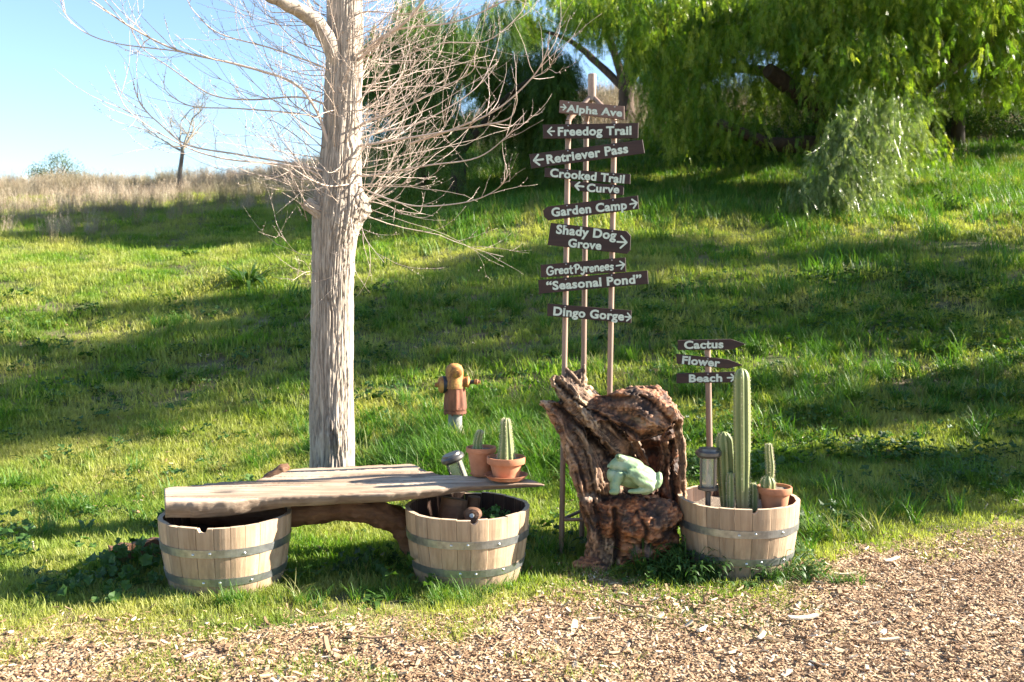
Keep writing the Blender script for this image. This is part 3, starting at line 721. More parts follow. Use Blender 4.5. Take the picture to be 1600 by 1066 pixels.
# small round burl inside middle barrel
b = at(739, 806, 5.15); bb = MB(); bb.lathe(b, [(0, -.035), (.03, -.033), (.048, -.012), (.050, .012), (.036, .03), (.018, .033), (.014, .022), (0, .018)], 24, (-.1, -1, .25), wob=.06)
bo = bb.obj('wood_burl', m_brown); tag(bo, 'small round brown wooden burl with a hole inside the middle barrel', 'wood burl')
bb = MB(); bb.lathe(b + Vector((-.005, -.04, .01)), [(.012, -.004), (.012, .002), (0, .003)], 14, (-.1, -1, .25)); bb.obj('plug', simple('white_chip', (.6, .58, .52), .8), bo)
def sprout(name, c, n, rad, hh, label, cat='plant', group=None, sz=(.012, .028), m=None, kind=0):
    root = empty(name, c, label, cat, group); st = MB(); lf = MB()
    for _ in range(n):
        a = random.random() * 6.283; r = rad * math.sqrt(random.random()); h = hh * random.uniform(.45, 1) * (1 - .5 * r / max(rad, .01))
        p0 = Vector(c) + Vector((r * .4 * math.cos(a), r * .4 * math.sin(a), 0)); p1 = Vector(c) + Vector((r * math.cos(a), r * math.sin(a), h))
        mid = p0.lerp(p1, .5) + Vector((0, 0, .25 * h)); st.tube([p0, mid, p1], [.0025, .002, .0012], 4, False)
        if kind == 0:
            leaf_round(lf, p1, (math.cos(a) * .7 + random.gauss(0, .4), math.sin(a) * .7 - .4 + random.gauss(0, .4), .8), random.uniform(*sz))
            if random.random() < .6: leaf_round(lf, mid, (math.cos(a + 2), math.sin(a + 2), .8), random.uniform(*sz) * .8)
        elif kind == 1:
            for q in range(5): leaf_long(lf, p0.lerp(p1, .2 + .18 * q), a + random.uniform(-1.5, 1.5), random.uniform(.2, 1.1), random.uniform(*sz) * 3, random.uniform(*sz) * 1.0, .8)
        else:
            leaf_long(lf, p0, a, random.uniform(.5, 1.35), hh * random.uniform(.6, 1.2), random.uniform(*sz) * .8, .6, 6)
    mesh_np('stem', st.V, st.F, m or m_weed, root, attrs={'tip': st.T}); mesh_np('foliage', lf.V, lf.F, m or m_weed, root, attrs={'tip': lf.T}); return root
sprout('sprouting_weed', at(775, 806, 5.28) + Vector((0, 0, -.02)), 34, .10, .10, 'bright green sprouts growing inside the middle barrel', 'plant', sz=(.008, .017), m=leafmat('fresh_leaf', [(0, (.07, .17, .03)), (1, (.16, .28, .07))], .4))
gp = lambda a, b: (lambda p: Vector((p.x, p.y, p.z)))(ground_hit(a, b))
sprout('mallow_plant', gp(205, 905), 46, .22, .26, 'pale-leaved mallow growing against the end of the dark beam', 'weed', sz=(.02, .042))
sprout('mallow_plant', gp(150, 930), 60, .34, .13, 'dark low mallow spreading in shade left of the left barrel', 'weed', sz=(.016, .034))
sprout('mallow_plant', gp(590, 895), 40, .26, .16, 'shaded mallow under the bench between two barrels', 'weed', sz=(.02, .038))
sprout('leafy_weed', gp(1075, 905), 70, .26, .26, 'dense dark green weeds between the stump and the cactus barrel', 'weed', sz=(.010, .022), kind=1)
sprout('leafy_weed', gp(1010, 898), 40, .16, .32, 'tall leafy green weeds in front of the stump foot', 'weed', sz=(.012, .026), kind=2)
sprout('leafy_weed', gp(1222, 905), 80, .26, .22, 'sunlit green weeds at the right foot of the cactus barrel', 'weed', sz=(.010, .022), kind=1)
sprout('leafy_weed', gp(1160, 912), 26, .22, .07, 'low green sprigs along the front of the cactus barrel', 'weed', sz=(.01, .02), kind=1)
sprout('broad_weed', gp(1556, 628), 30, .30, .30, 'large pale-leaved weed on the slope near the right edge', 'weed', sz=(.04, .09), kind=2)
sprout('broad_weed', gp(1490, 330), 16, .4, .7, 'thin stalked weed standing on the bank at upper right', 'weed', sz=(.03, .06), kind=1)
sprout('dark_shrub', gp(388, 447), 60, .5, .55, 'dark green rosette shrub alone on the sunlit upper lawn', 'shrub', sz=(.04, .08), kind=2)
sprout('dark_shrub', gp(300, 402), 20, .3, .25, 'small green tuft on the upper lawn under the far bare tree', 'shrub', sz=(.04, .08), kind=2)

# ================================================================ STUMP
m_stump = mat('stump_wood'); p_ = P(m_stump)
at1 = N(m_stump, 'ShaderNodeAttribute'); at1.attribute_name = 'tip'
n1 = noise(m_stump, 9, 8, .7, mapping(m_stump, (1, 1, 1))); n2 = noise(m_stump, 3.2, 4, .6, mapping(m_stump, (1, 1, 1)))
red = ramp(m_stump, [(.38, (.016, .006, .004)), (.47, (.17, .052, .018)), (.56, (.42, .13, .036)), (.72, (.36, .20, .10))], n1.outputs[0])
tan = ramp(m_stump, [(.32, (.035, .018, .010)), (.45, (.19, .11, .06)), (.58, (.38, .26, .155)), (.75, (.56, .45, .33))], n1.outputs[0])
sx = N(m_stump, 'ShaderNodeSeparateColor'); LK(m_stump, at1.outputs['Color'], sx.inputs[0])
k_ = mixc(m_stump, sx.outputs[0], red.outputs[0], tan.outputs[0])
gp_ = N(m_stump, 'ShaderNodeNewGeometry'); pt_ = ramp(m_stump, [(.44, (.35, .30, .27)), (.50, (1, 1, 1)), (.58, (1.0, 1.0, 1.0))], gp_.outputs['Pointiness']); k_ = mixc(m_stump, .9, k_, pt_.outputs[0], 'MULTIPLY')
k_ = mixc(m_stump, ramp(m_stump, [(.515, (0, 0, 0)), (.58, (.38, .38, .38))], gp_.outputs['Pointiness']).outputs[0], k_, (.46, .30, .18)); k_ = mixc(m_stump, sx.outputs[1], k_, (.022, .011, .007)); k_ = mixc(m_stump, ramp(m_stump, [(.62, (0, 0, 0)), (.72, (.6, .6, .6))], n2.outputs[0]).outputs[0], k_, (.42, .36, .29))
LK(m_stump, k_, p_.inputs['Base Color']); p_.inputs['Roughness'].default_value = .72; bump(m_stump, n1.outputs[0], .9, .008)
limbs = [ # (px,py,Y,rpx) ; tan weight
 ([(948, 902, 5.46, 36), (948, 860, 5.46, 36), (946, 815, 5.50, 38), (932, 760, 5.50, 38), (912, 705, 5.50, 34), (888, 664, 5.48, 25), (866, 640, 5.46, 15), (846, 628, 5.45, 6)], .8),
 ([(962, 895, 5.42, 26), (930, 884, 5.40, 18), (902, 884, 5.38, 8)], .3),
 ([(925, 735, 5.60, 30), (897, 700, 5.52, 18), (880, 668, 5.5, 9)], .7),
 ([(990, 765, 5.58, 38), (972, 710, 5.56, 36), (938, 664, 5.52, 33), (905, 632, 5.5, 27), (880, 605, 5.5, 18), (863, 588, 5.5, 7)], .85),
 ([(930, 640, 5.56, 24), (908, 612, 5.56, 18), (895, 592, 5.55, 15), (884, 577, 5.54, 6)], .9),
 ([(900, 606, 5.55, 16), (908, 586, 5.55, 11), (913, 571, 5.55, 4)], .9),
 ([(925, 650, 5.52, 26), (962, 642, 5.48, 33), (1000, 645, 5.44, 40), (1030, 650, 5.42, 33), (1050, 655, 5.42, 20)], .45),
 ([(985, 628, 5.50, 22), (1012, 622, 5.48, 22), (1038, 636, 5.48, 18)], .5),
 ([(1048, 640, 5.46, 14), (1060, 652, 5.46, 11)], .6),
 ([(1057, 655, 5.52, 12), (1063, 690, 5.54, 8), (1066, 730, 5.56, 8), (1065, 765, 5.58, 10), (1060, 815, 5.6, 14)], .95),
 ([(1005, 650, 5.88, 50), (1005, 710, 5.92, 56), (1012, 770, 5.90, 56), (1010, 830, 5.80, 50)], .0),
 ([(1046, 680, 5.66, 12), (1044, 730, 5.64, 16), (1046, 790, 5.62, 22)], .7),
 ([(955, 806, 5.46, 36), (995, 812, 5.42, 40), (1030, 812, 5.43, 36), (1048, 806, 5.45, 22)], .12),
 ([(975, 850, 5.48, 40), (1010, 848, 5.5, 34), (1036, 840, 5.52, 26)], .1),
 ([(975, 905, 5.5, 24), (985, 870, 5.5, 30)], .1),
]
V = []; Fc = []
axp = []; axt = []; axr = []
for li, (pts, tw) in enumerate(limbs):
    c = crom([(*at(a, b, Y), r * Y / F) for a, b, Y, r in pts], 8 * len(pts)); subs = [(c, tw)]
    if tw >= .4 and pts[len(pts) // 2][3] > 15:
        tg = np.gradient(c[:, :3], axis=0); tg /= np.linalg.norm(tg, axis=1)[:, None]; a_ = np.cross(tg, [0, 1, 0]); a_ /= np.linalg.norm(a_, axis=1)[:, None]; b_ = np.cross(tg, a_)
        subs = [(np.column_stack([c[:, :3], c[:, 3] * .62]), tw)]; ns_ = 6; tt_ = np.linspace(0, 1, len(c))
        for q in range(ns_):
            ph = 6.283 * q / ns_ + li + 1.5 * tt_ + .35 * np.sin(tt_ * 7 + q * 2); off = (c[:, 3] * (.62 + .14 * np.sin(tt_ * 5 + q * 3)))[:, None] * (np.cos(ph)[:, None] * a_ + np.sin(ph)[:, None] * b_)
            subs.append((np.column_stack([c[:, :3] + off, c[:, 3] * (.36 + .07 * math.sin(q * 5 + li))]), min(1, max(0, tw + random.uniform(-.35, .25)))))
    for c, tws in subs:
        v, f = tube([Vector(p[:3]) for p in c], [max(p[3], .004) for p in c], 14); b0 = len(V); V += v; Fc += [tuple(b0 + i for i in q) for q in f]
        axp.append(c[:, :3]); axr.append(c[:, 3]); axt.append(np.full(len(c), tws))
        for e in (0, -1):
            s = MB(); r = max(c[e][3], .004); s.lathe(Vector(c[e][:3]), [(0, -r * .9)] + [(r * math.cos(t), r * math.sin(t) * .9) for t in np.linspace(-1.2, 1.2, 6)] + [(0, r * .9)], 10)
            b0 = len(V); V += [Vector(x) for x in s.V]; Fc += [tuple(b0 + i for i in q) for q in s.F]
V, Nn, Fq = evaluated(V, Fc, [('REMESH', dict(mode='VOXEL', voxel_size=.0078)), ('SMOOTH', dict(iterations=3, factor=.5))])
AX = np.concatenate(axp); AT = np.concatenate(axt); AR = np.concatenate(axr)
best = np.full(len(V), 1e9); bi = np.zeros(len(V), int)
for i in range(len(AX)):
    d = np.linalg.norm(V - AX[i], axis=1) - AR[i]; k = d < best; best[k] = d[k]; bi[k] = i
dirs = np.concatenate([np.gradient(a, axis=0) for a in axp]); dirs /= np.linalg.norm(dirs, axis=1)[:, None] + 1e-9
# smooth blend of grain direction
dd = dirs[bi]; rel = V - AX[bi]; al = (rel * dd).sum(1); 
u1 = rel - dd * al[:, None]
warp = (fbm(V[:, 0] * 5, V[:, 1] * 5, V[:, 2] * 5, 3) - .5)
c1_ = u1[:, 0] * 55 + u1[:, 1] * 25 + warp * 6; c2_ = u1[:, 2] * 55 + u1[:, 1] * 25 + warp * 5
along = (V * dd).sum(1) * 4
gr = 1 - np.abs(2 * fbm(c1_, c2_, along, 3) - 1)
lump = fbm(V[:, 0] * 13, V[:, 1] * 13, V[:, 2] * 13, 4) - .5
fine = fbm(V[:, 0] * 60, V[:, 1] * 60, V[:, 2] * 60, 3) - .5
tw = AT[bi]
disp = -(.012 * np.clip(gr - .6, 0, 1) / .4) * (.5 + tw) + lump * .085 * (1.1 - .95 * tw) + fine * .014 * (1.3 - tw)
V2 = V + Nn * disp[:, None]
_t = V[:, 1] * cp + (EYE - V[:, 2]) * sp_; PU = CX + F * V[:, 0] / _t; PV = CY - F * ((V[:, 1] * sp_ + (V[:, 2] - EYE) * cp) / _t)   # where each vertex shows in the photograph, to lay its cracks
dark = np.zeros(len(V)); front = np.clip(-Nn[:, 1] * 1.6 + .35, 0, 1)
CRK = [([(852, 606), (872, 634), (898, 660), (930, 690), (962, 722), (985, 752), (992, 775)], 5.5, .085), ([(868, 596), (900, 626), (940, 652), (975, 678), (1000, 712)], 3.5, .05),
       ([(975, 668), (1005, 684), (1035, 682), (1056, 668)], 6, .07), ([(880, 650), (905, 690), (922, 735), (930, 790), (940, 850)], 3, .035), ([(893, 700), (908, 735), (918, 775)], 2.5, .03),
       ([(962, 800), (966, 850), (960, 905)], 6, .07), ([(1040, 836), (1066, 826)], 7, .06), ([(930, 612), (955, 624), (985, 622)], 4, .04), ([(925, 772), (950, 780), (990, 776), (1040, 784)], 4, .04),
       ([(1050, 690), (1052, 740), (1056, 790)], 3.5, .06), ([(1030, 690), (1030, 740), (1034, 785)], 2.5, .04), ([(900, 800 - 60), (912, 800), (930, 830)], 2.5, .02), ([(1000, 618), (1030, 640), (1050, 664)], 2.5, .03), ([(995, 800), (1010, 830), (1005, 855)], 3, .03)]
push = np.zeros(len(V))
for pl, wd_, dp in CRK:
    q = crom(pl, 60); q = q + (RNG.random(q.shape) - .5) * 2.5
    d2 = np.full(len(V), 1e9)
    for p in q: d2 = np.minimum(d2, (PU - p[0]) ** 2 + (PV - p[1]) ** 2)
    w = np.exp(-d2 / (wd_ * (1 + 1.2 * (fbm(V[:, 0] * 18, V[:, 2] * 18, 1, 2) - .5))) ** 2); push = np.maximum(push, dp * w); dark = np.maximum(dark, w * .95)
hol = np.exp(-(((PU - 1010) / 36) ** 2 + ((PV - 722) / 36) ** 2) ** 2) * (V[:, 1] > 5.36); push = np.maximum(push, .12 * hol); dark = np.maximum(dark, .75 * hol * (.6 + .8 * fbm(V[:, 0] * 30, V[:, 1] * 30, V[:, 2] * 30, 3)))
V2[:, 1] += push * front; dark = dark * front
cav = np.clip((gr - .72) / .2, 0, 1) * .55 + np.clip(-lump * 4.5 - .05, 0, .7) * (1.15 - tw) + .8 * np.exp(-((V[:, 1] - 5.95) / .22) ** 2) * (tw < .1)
tip = np.stack([np.clip(tw + (fbm(V[:, 0] * 7, V[:, 1] * 7, V[:, 2] * 7, 3) - .5) * 1.1, 0, 1), np.clip(np.maximum(cav, dark), 0, .96), np.zeros(len(V))], -1)  # second channel darkens crevices, hollow and back wall: shade put into the colour
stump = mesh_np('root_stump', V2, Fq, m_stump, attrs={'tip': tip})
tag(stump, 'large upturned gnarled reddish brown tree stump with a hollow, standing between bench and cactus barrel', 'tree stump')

# ================================================================ FROG
m_frog = mat('frog_glaze'); n1 = noise(m_frog, 9, 4, .6, mapping(m_frog, (1, 1, 1)))
gf_ = N(m_frog, 'ShaderNodeNewGeometry'); LK(m_frog, mixc(m_frog, 1, ramp(m_frog, [(.3, (.14, .20, .085)), (.5, (.23, .33, .18)), (.75, (.42, .48, .34))], n1.outputs[0]).outputs[0], ramp(m_frog, [(.40, (.28, .25, .16)), (.49, (1, 1, 1))], gf_.outputs['Pointiness']).outputs[0], 'MULTIPLY'), P(m_frog).inputs['Base Color']); P(m_frog).inputs['Roughness'].default_value = .38
bump(m_frog, n1.outputs[0], .2, .004)
Yf = 5.28
fl = [([(962, 742, Yf, 15), (985, 742, Yf, 21), (1008, 746, Yf, 18), (1022, 751, Yf, 11)]),
      ([(953, 729, Yf, 5), (962, 727, Yf, 12), (975, 728, Yf, 17), (990, 735, Yf, 19)]),
      ([(956, 745, Yf - .01, 6), (966, 740, Yf, 12), (978, 742, Yf, 14)]),
      ([(968, 715, Yf - .035, 5.5), (974, 717, Yf - .03, 6)]), ([(966, 714, Yf + .035, 5.5), (972, 716, Yf + .03, 6)]),
      ([(968, 744, Yf - .055, 9), (962, 757, Yf - .065, 7.5), (962, 767, Yf - .075, 6.5), (955, 769, Yf - .09, 4)]),
      ([(968, 744, Yf + .055, 9), (960, 757, Yf + .06, 8), (960, 768, Yf + .05, 6)]),
      ([(1012, 752, Yf - .05, 13), (996, 742, Yf - .075, 10), (985, 738, Yf - .085, 6)]),
      ([(984, 741, Yf - .085, 7), (1000, 752, Yf - .085, 8), (1018, 762, Yf - .08, 6), (1000, 767, Yf - .085, 5), (984, 768, Yf - .09, 3.5)]),
      ([(1008, 760, Yf, 14), (1024, 756, Yf - .02, 9), (1029, 749, Yf - .02, 7), (1030, 742, Yf - .01, 5)])]
V = []; Fc = []
for pts in fl:
    c = crom([(*at(a, b, Y), r * Y / F) for a, b, Y, r in pts], 5 * len(pts)); v, f = tube([Vector(p[:3]) for p in c], [max(p[3], .004) for p in c], 14); b0 = len(V); V += v; Fc += [tuple(b0 + i for i in q) for q in f]
    for e in (0, -1):
        s = MB(); r = c[e][3]; s.lathe(Vector(c[e][:3]), [(0, -r)] + [(r * math.cos(t), r * math.sin(t)) for t in np.linspace(-1.2, 1.2, 6)] + [(0, r)], 12)
        b0 = len(V); V += [Vector(x) for x in s.V]; Fc += [tuple(b0 + i for i in q) for q in s.F]
V, Nn, Fq = evaluated(V, Fc, [('REMESH', dict(mode='VOXEL', voxel_size=.0042)), ('SMOOTH', dict(iterations=7, factor=.6))])
# mouth line
mA, mB_ = at(951, 732, Yf), at(978, 733, Yf)
dz = np.abs(V[:, 2] - (mA.z + (V[:, 0] - mA.x) * (mB_.z - mA.z) / (mB_.x - mA.x))); msk = (dz < .004) & (V[:, 0] < mB_.x) & (V[:, 1] < Yf + .09)
V = V - Nn * (msk * .009)[:, None]; V = V + Nn * ((fbm(V[:, 0] * 70, V[:, 1] * 70, V[:, 2] * 70, 3) - .5) * .0035)[:, None]
frog = mesh_np('frog_statue', V, Fq, m_frog); tag(frog, 'pale green glazed ceramic frog sitting in the hollow of the stump', 'frog statue')
for sy, ex in ((-.048, 966), (.048, 964)):
    b = MB(); b.lathe(at(ex, 714, Yf + sy), [(0, -.011), (.008, -.008), (.0115, 0), (.008, .008), (0, .011)], 14); b.obj('eye', simple('frog_eye', (.10, .15, .06), .2), frog)

# ================================================================ SIGNS
m_sign = woodmat('brown_painted_board', (.020, .009, .007), (.033, .015, .011), (.052, .026, .020), 'x', .8, .72, rnd=.15, bd=.0015)
m_sign_w = woodmat('faded_sunlit_board', (.11, .065, .05), (.15, .09, .07), (.20, .13, .105), 'x', .8, .7, rnd=.1, bd=.002)  # weathered brown, with the sun glare on this board put into the colour
m_let = mat('lettering_paint'); n1 = noise(m_let, 75, 5, .7, mapping(m_let, (1, 1, 1))); LK(m_let, ramp(m_let, [(.30, (.16, .12, .10)), (.40, (.46, .54, .45)), (.7, (.60, .67, .57))], n1.outputs[0]).outputs[0], P(m_let).inputs['Base Color']); P(m_let).inputs['Roughness'].default_value = .65
m_post = simple('weathered_brown_paint', (.25, .165, .12), .55, 0, .35, 18, (1, 1, .15), .2)
m_bolt = simple('bolt', (.3, .3, .3), .4, .8, .2, 30)
def text_mesh(s, bold=.037):
    cu = bpy.data.curves.new('t', 'FONT'); cu.body = s; cu.size = 1; cu.offset = bold; cu.extrude = .0; cu.resolution_u = 4; cu.space_character = 1.06
    o = bpy.data.objects.new('t', cu); COL.objects.link(o); dg = bpy.context.evaluated_depsgraph_get(); dg.update()
    me = bpy.data.meshes.new_from_object(o.evaluated_get(dg)); bpy.data.objects.remove(o); bpy.data.curves.remove(cu)
    co = np.empty(len(me.vertices) * 3); me.vertices.foreach_get('co', co); fs = [tuple(p.vertices) for p in me.polygons]; bpy.data.meshes.remove(me)
    return co.reshape(-1, 3), fs
CAPH = None
def lettering(s, p0, p1, cap, Y, parent, m, bold=.037):
    """baseline from photo pixel p0 to p1, cap height in pixels, as raised paint on the board at depth Y"""
    global CAPH
    if CAPH is None: c, _ = text_mesh('H', 0); CAPH = c[:, 1].max()
    co, fs = text_mesh(s, bold); A = at(*p0, Y); B = at(*p1, Y); ux = (B - A); L = ux.length; ux.normalize(); uz = Vector((-ux.z, 0, ux.x))
    x0, x1 = co[:, 0].min(), co[:, 0].max(); sx = L / (x1 - x0); sz = cap * Y / F / CAPH
    V = [A + ux * ((c[0] - x0) * sx) + uz * (c[1] * sz) for c in co]
    iv = sorted((min(co[i][0] for i in f), max(co[i][0] for i in f)) for f in fs); gaps = []; e = iv[0][1]
    for a, b in iv:
        if a > e: gaps.append((a - e, (a + e) / 2))
        e = max(e, b)
    cuts = sorted(g[1] for g in sorted(gaps)[::-1][:s.count(' ')])
    for w in range(len(cuts) + 1):
        lo = cuts[w - 1] if w else -1e9; hi = cuts[w] if w < len(cuts) else 1e9
        ff = [f for f in fs if lo < co[f[0]][0] < hi]; used = sorted({i for f in ff for i in f}); mp = {v: k for k, v in enumerate(used)}
        extrude_flat('lettering', [V[i] for i in used], [tuple(mp[i] for i in f) for f in ff], .0022, m, parent)
def extrude_flat(name, V, fs, th, m, parent):
    n = len(V); V2 = [Vector(v) + Vector((0, th, 0)) for v in V]; ed = {}
    for f in fs:
        for i in range(len(f)):
            a, b = f[i], f[(i + 1) % len(f)]; k = (min(a, b), max(a, b)); ed[k] = (ed[k][0] + 1, a, b) if k in ed else (1, a, b)
    Fc = list(fs) + [(b, a, a + n, b + n) for (c, a, b) in ed.values() if c == 1]
    return mesh_np(name, list(V) + V2, Fc, m, parent, False)
def stroke_poly(pts, w):
    """flat ribbon along pts (Vectors in a board plane)"""
    V = []; Fc = []
    for i in range(len(pts) - 1):
        a, b = pts[i], pts[i + 1]; d = (b - a); 
        if d.length < 1e-6: continue
        d.normalize(); s = Vector((-d.z, 0, d.x)) * w * .5; e = d * w * .42; k = len(V)
        V += [a - e * .6 + s * .7, a - e - s * 0, a - e * .6 - s * .7, a - s, b - s, b + e * .6 - s * .7, b + e, b + e * .6 + s * .7, b + s, a + s]; Fc.append(tuple(range(k, k + 10)))
    return V, Fc
def arrow(p0, p1, head, w, Y, parent, m):
    """arrow from tail pixel p0 to tip pixel p1"""
    A, B = at(*p0, Y), at(*p1, Y); d = (B - A).normalized(); s = Vector((-d.z, 0, d.x)); h = head * Y / F; wd = w * Y / F
    V, Fc = [], []
    for k, (a, b) in enumerate(((A, B - d * wd * .4), (B - d * h * .62 + s * h * .62, B), (B - d * h * .62 - s * h * .62, B))):
        off = Vector((0, -.0003 * k, 0)); v, f = stroke_poly([a + off, b + off], wd); b0 = len(V); V += v; Fc += [tuple(b0 + i for i in q) for q in f]
    mb = MB(); n = len(V); V2 = [v + Vector((0, .0022, 0)) for v in V]
    F2 = list(Fc)
    for f in Fc:
        for i in range(len(f)): a, b = f[i], f[(i + 1) % len(f)]; F2.append((b, a, a + n, b + n))
    return mesh_np('arrow', V + V2, F2, m, parent, False)
def board(poly, Y, parent, m, label, th=.019):
    f = [at(a, b, Y) for a, b in poly]; n = len(f); mb = MB(); bev = .0022
    c = sum(f, Vector()) / n
    ins = [v + (c - v).normalized() * bev * 1.5 for v in f]
    V = [v for v in ins] + [v + Vector((0, bev, 0)) for v in f] + [v + Vector((0, th, 0)) for v in f]
    Fc = [tuple(range(n - 1, -1, -1))] + [(i, (i + 1) % n, n + (i + 1) % n, n + i) for i in range(n)] + [(n + i, n + (i + 1) % n, 2 * n + (i + 1) % n, 2 * n + i) for i in range(n)] + [tuple(2 * n + i for i in range(n))]
    # poly is given clockwise from top-left
    o = mesh_np('sign_board', V, Fc, m, parent, False); o['label'] = label; return o
YF = 5.62; YB = YF
base = at(912, 860, 5.72); tower = empty('trail_signpost', (base.x, 5.75, 0), 'tall three-legged brown metal post carrying ten brown trail name boards', 'signpost')
YL = YF + .04
def leg(bx, by, tx, ty, Yb, Yt, r=.0165):
    A = at(bx, by, Yb); A.z = min(A.z, Hs(A.x, A.y) - .03); B = at(tx, ty, Yt); mb = MB(); mb.tube([A, A.lerp(B, .5), B], [r, r, r], 12); return mb.obj('leg', m_post, tower)
LA, LB_, LC = (877, 870, 888, 190), (948, 870, 960, 190), (909, 842, 916, 190)
leg(*LA, YL, YL); leg(*LB_, YL, YL); leg(*LC, YL + .25, YL + .25)
apex = at(925, 150, YL + .09)
for (px_, Yy) in ((888, YL), (960, YL), (916, YL + .25)):
    mb = MB(); A = at(px_, 190, Yy); mb.tube([A, A.lerp(apex, .08) + Vector((0, 0, .012)), apex], [.0165, .0165, .015], 12); mb.obj('leg_top', m_post, tower)
mb = MB(); mb.lathe(apex - Vector((0, 0, .03)), [(.020, 0), (.0245, .01), (.0245, .155), (.021, .158), (.020, .12)], 20); mb.obj('top_tube', simple('pale_tube', (.33, .24, .19), .5, 0, .2, 20), tower)
def legp(L_, py, Y): 
    f = (py - L_[1]) / (L_[3] - L_[1]); return at(L_[0] + (L_[2] - L_[0]) * f, py, Y)
tri = [legp(LA, 812, YL), legp(LB_, 812, YL), legp(LC, 798, YL + .25)]
for i in range(3):
    mb = MB(); mb.tube([tri[i], tri[(i + 1) % 3]], [.011, .011], 8); mb.obj('cross_brace', m_post, tower)
SG = [
 ('Alpha Ave', [(874.8, 156.7), (975.8, 166), (975.8, 186.7), (873.5, 176)], 'faded brown board reading Alpha Ave with a right arrow', m_sign_w,
   [('t', 'Alpha Ave', (884.8, 174.6), (972, 182.2), 10.5), ('a', (876, 167.3), (884.5, 168), 7, 1.9)]),
 ('Freedog', [(848, 194.8), (998, 192), (997.4, 215.8), (849, 216.4)], 'dark brown board reading Freedog Trail with a left arrow', m_sign,
   [('t', 'Freedog Trail', (871.6, 212), (986.7, 210.2), 12.4), ('a', (866.4, 205.2), (855.7, 205.4), 10, 2.2)]),
 ('Retriever', [(827, 241), (1004.3, 218.2), (1007.7, 239.3), (830.3, 263.3)], 'long tilted brown board reading Retriever Pass with a left arrow', m_sign,
   [('t', 'Retriever Pass', (854.7, 255.8), (982, 238.3), 12.8), ('a', (849, 249), (834, 251), 13, 3)]),
 ('Crooked', [(851, 261.8), (985.5, 272.3), (985, 287.7), (851, 276.4)], 'narrow brown board reading Crooked Trail', m_sign,
   [('t', 'Crooked Trail', (859, 275.8), (975.4, 286.3), 12)]),
 ('Curve', [(890, 282.5), (975, 289.8), (974.5, 304.7), (907, 298.5), (893, 291)], 'short brown board reading Curve with a left arrow', m_sign,
   [('t', 'Curve', (916.5, 299.2), (967.6, 301.8), 11.5), ('a', (912, 291.6), (898.8, 290.4), 10, 2.8)]),
 ('Garden', [(855.6, 322.8), (996.9, 305.5), (998.6, 326.7), (856.7, 344.4), (850.2, 338.5), (848.7, 328.8)], 'brown board with clipped left corners reading Garden Camp with a right arrow', m_sign,
   [('t', 'Garden Camp', (862, 338.5), (980, 326.5), 12.6), ('a', (984.4, 319.3), (995.3, 317), 11, 2.6)]),
 ('Shady', [(860.5, 348.2), (979.6, 361.2), (986, 368.7), (985, 391.4), (979.6, 396.8), (855.6, 382.8)], 'tall brown board reading Shady Dog Grove with a right arrow', m_sign,
   [('t', 'Shady Dog', (868.5, 364.6), (962.4, 374.3), 13), ('t', 'Grove', (887.3, 385.5), (939.3, 390.3), 12.2), ('a', (964.3, 378), (979.2, 378.9), 15, 2.8)]),
 ('Pyrenees', [(844.8, 414), (977.5, 402.2), (978.5, 424.8), (845.5, 434)], 'brown board hand lettered Great Pyrenees with a right arrow', m_sign,
   [('h',), ('a', (963, 415.6), (975.7, 413.4), 10, 2.4)]),
 ('Seasonal', [(841, 437.8), (1012, 422.7), (1013.5, 443.6), (842.6, 459.3)], 'long brown board reading Seasonal Pond in quotation marks', m_sign,
   [('t', '\u201cSeasonal Pond\u201d', (854, 453.6), (1003, 442), 12.6)]),
 ('Dingo', [(855.6, 474.4), (987, 485.2), (986.5, 505.3), (855, 493.8)], 'lowest brown board reading Dingo Gorge with a right arrow', m_sign,
   [('t', 'Dingo Gorge', (864.2, 492.3), (974.9, 500.8), 12.6), ('a', (976.5, 495), (986, 496), 10, 2.4)]),
]
# hand lettering strokes, unit: cap height, x to the right
HAND = {
 'G': (.85, [[(.72, .82), (.5, 1.0), (.2, .88), (.05, .5), (.15, .1), (.45, 0), (.7, .15), (.72, .45), (.45, .42)]]),
 'r': (.42, [[(.08, .6), (.1, .02)], [(.1, .35), (.25, .58), (.42, .52)]]),
 'e': (.50, [[(.05, .3), (.42, .36), (.35, .58), (.15, .55), (.05, .3), (.15, .04), (.42, .08)]]),
 'a': (.52, [[(.42, .55), (.18, .56), (.05, .28), (.18, .03), (.38, .15), (.42, .55), (.44, .05)]]),
 't': (.44, [[(.22, .95), (.2, .12), (.38, .02)], [(.02, .62), (.42, .66)]]),
 'P': (.66, [[(.2, .95), (.16, 0)], [(.02, .80), (.2, 1.0), (.5, .98), (.6, .72), (.42, .48), (.2, .46)]]),
 'y': (.48, [[(.05, .58), (.12, .25), (.3, .2), (.42, .55)], [(.44, .6), (.38, 0), (.22, -.3), (.04, -.2)]]),
 'n': (.54, [[(.08, .58), (.09, .02)], [(.09, .38), (.28, .6), (.42, .45), (.44, .02)]]),
 's': (.44, [[(.38, .52), (.18, .58), (.08, .42), (.32, .26), (.28, .05), (.04, .06)]]),
 ' ': (.02, []),
}
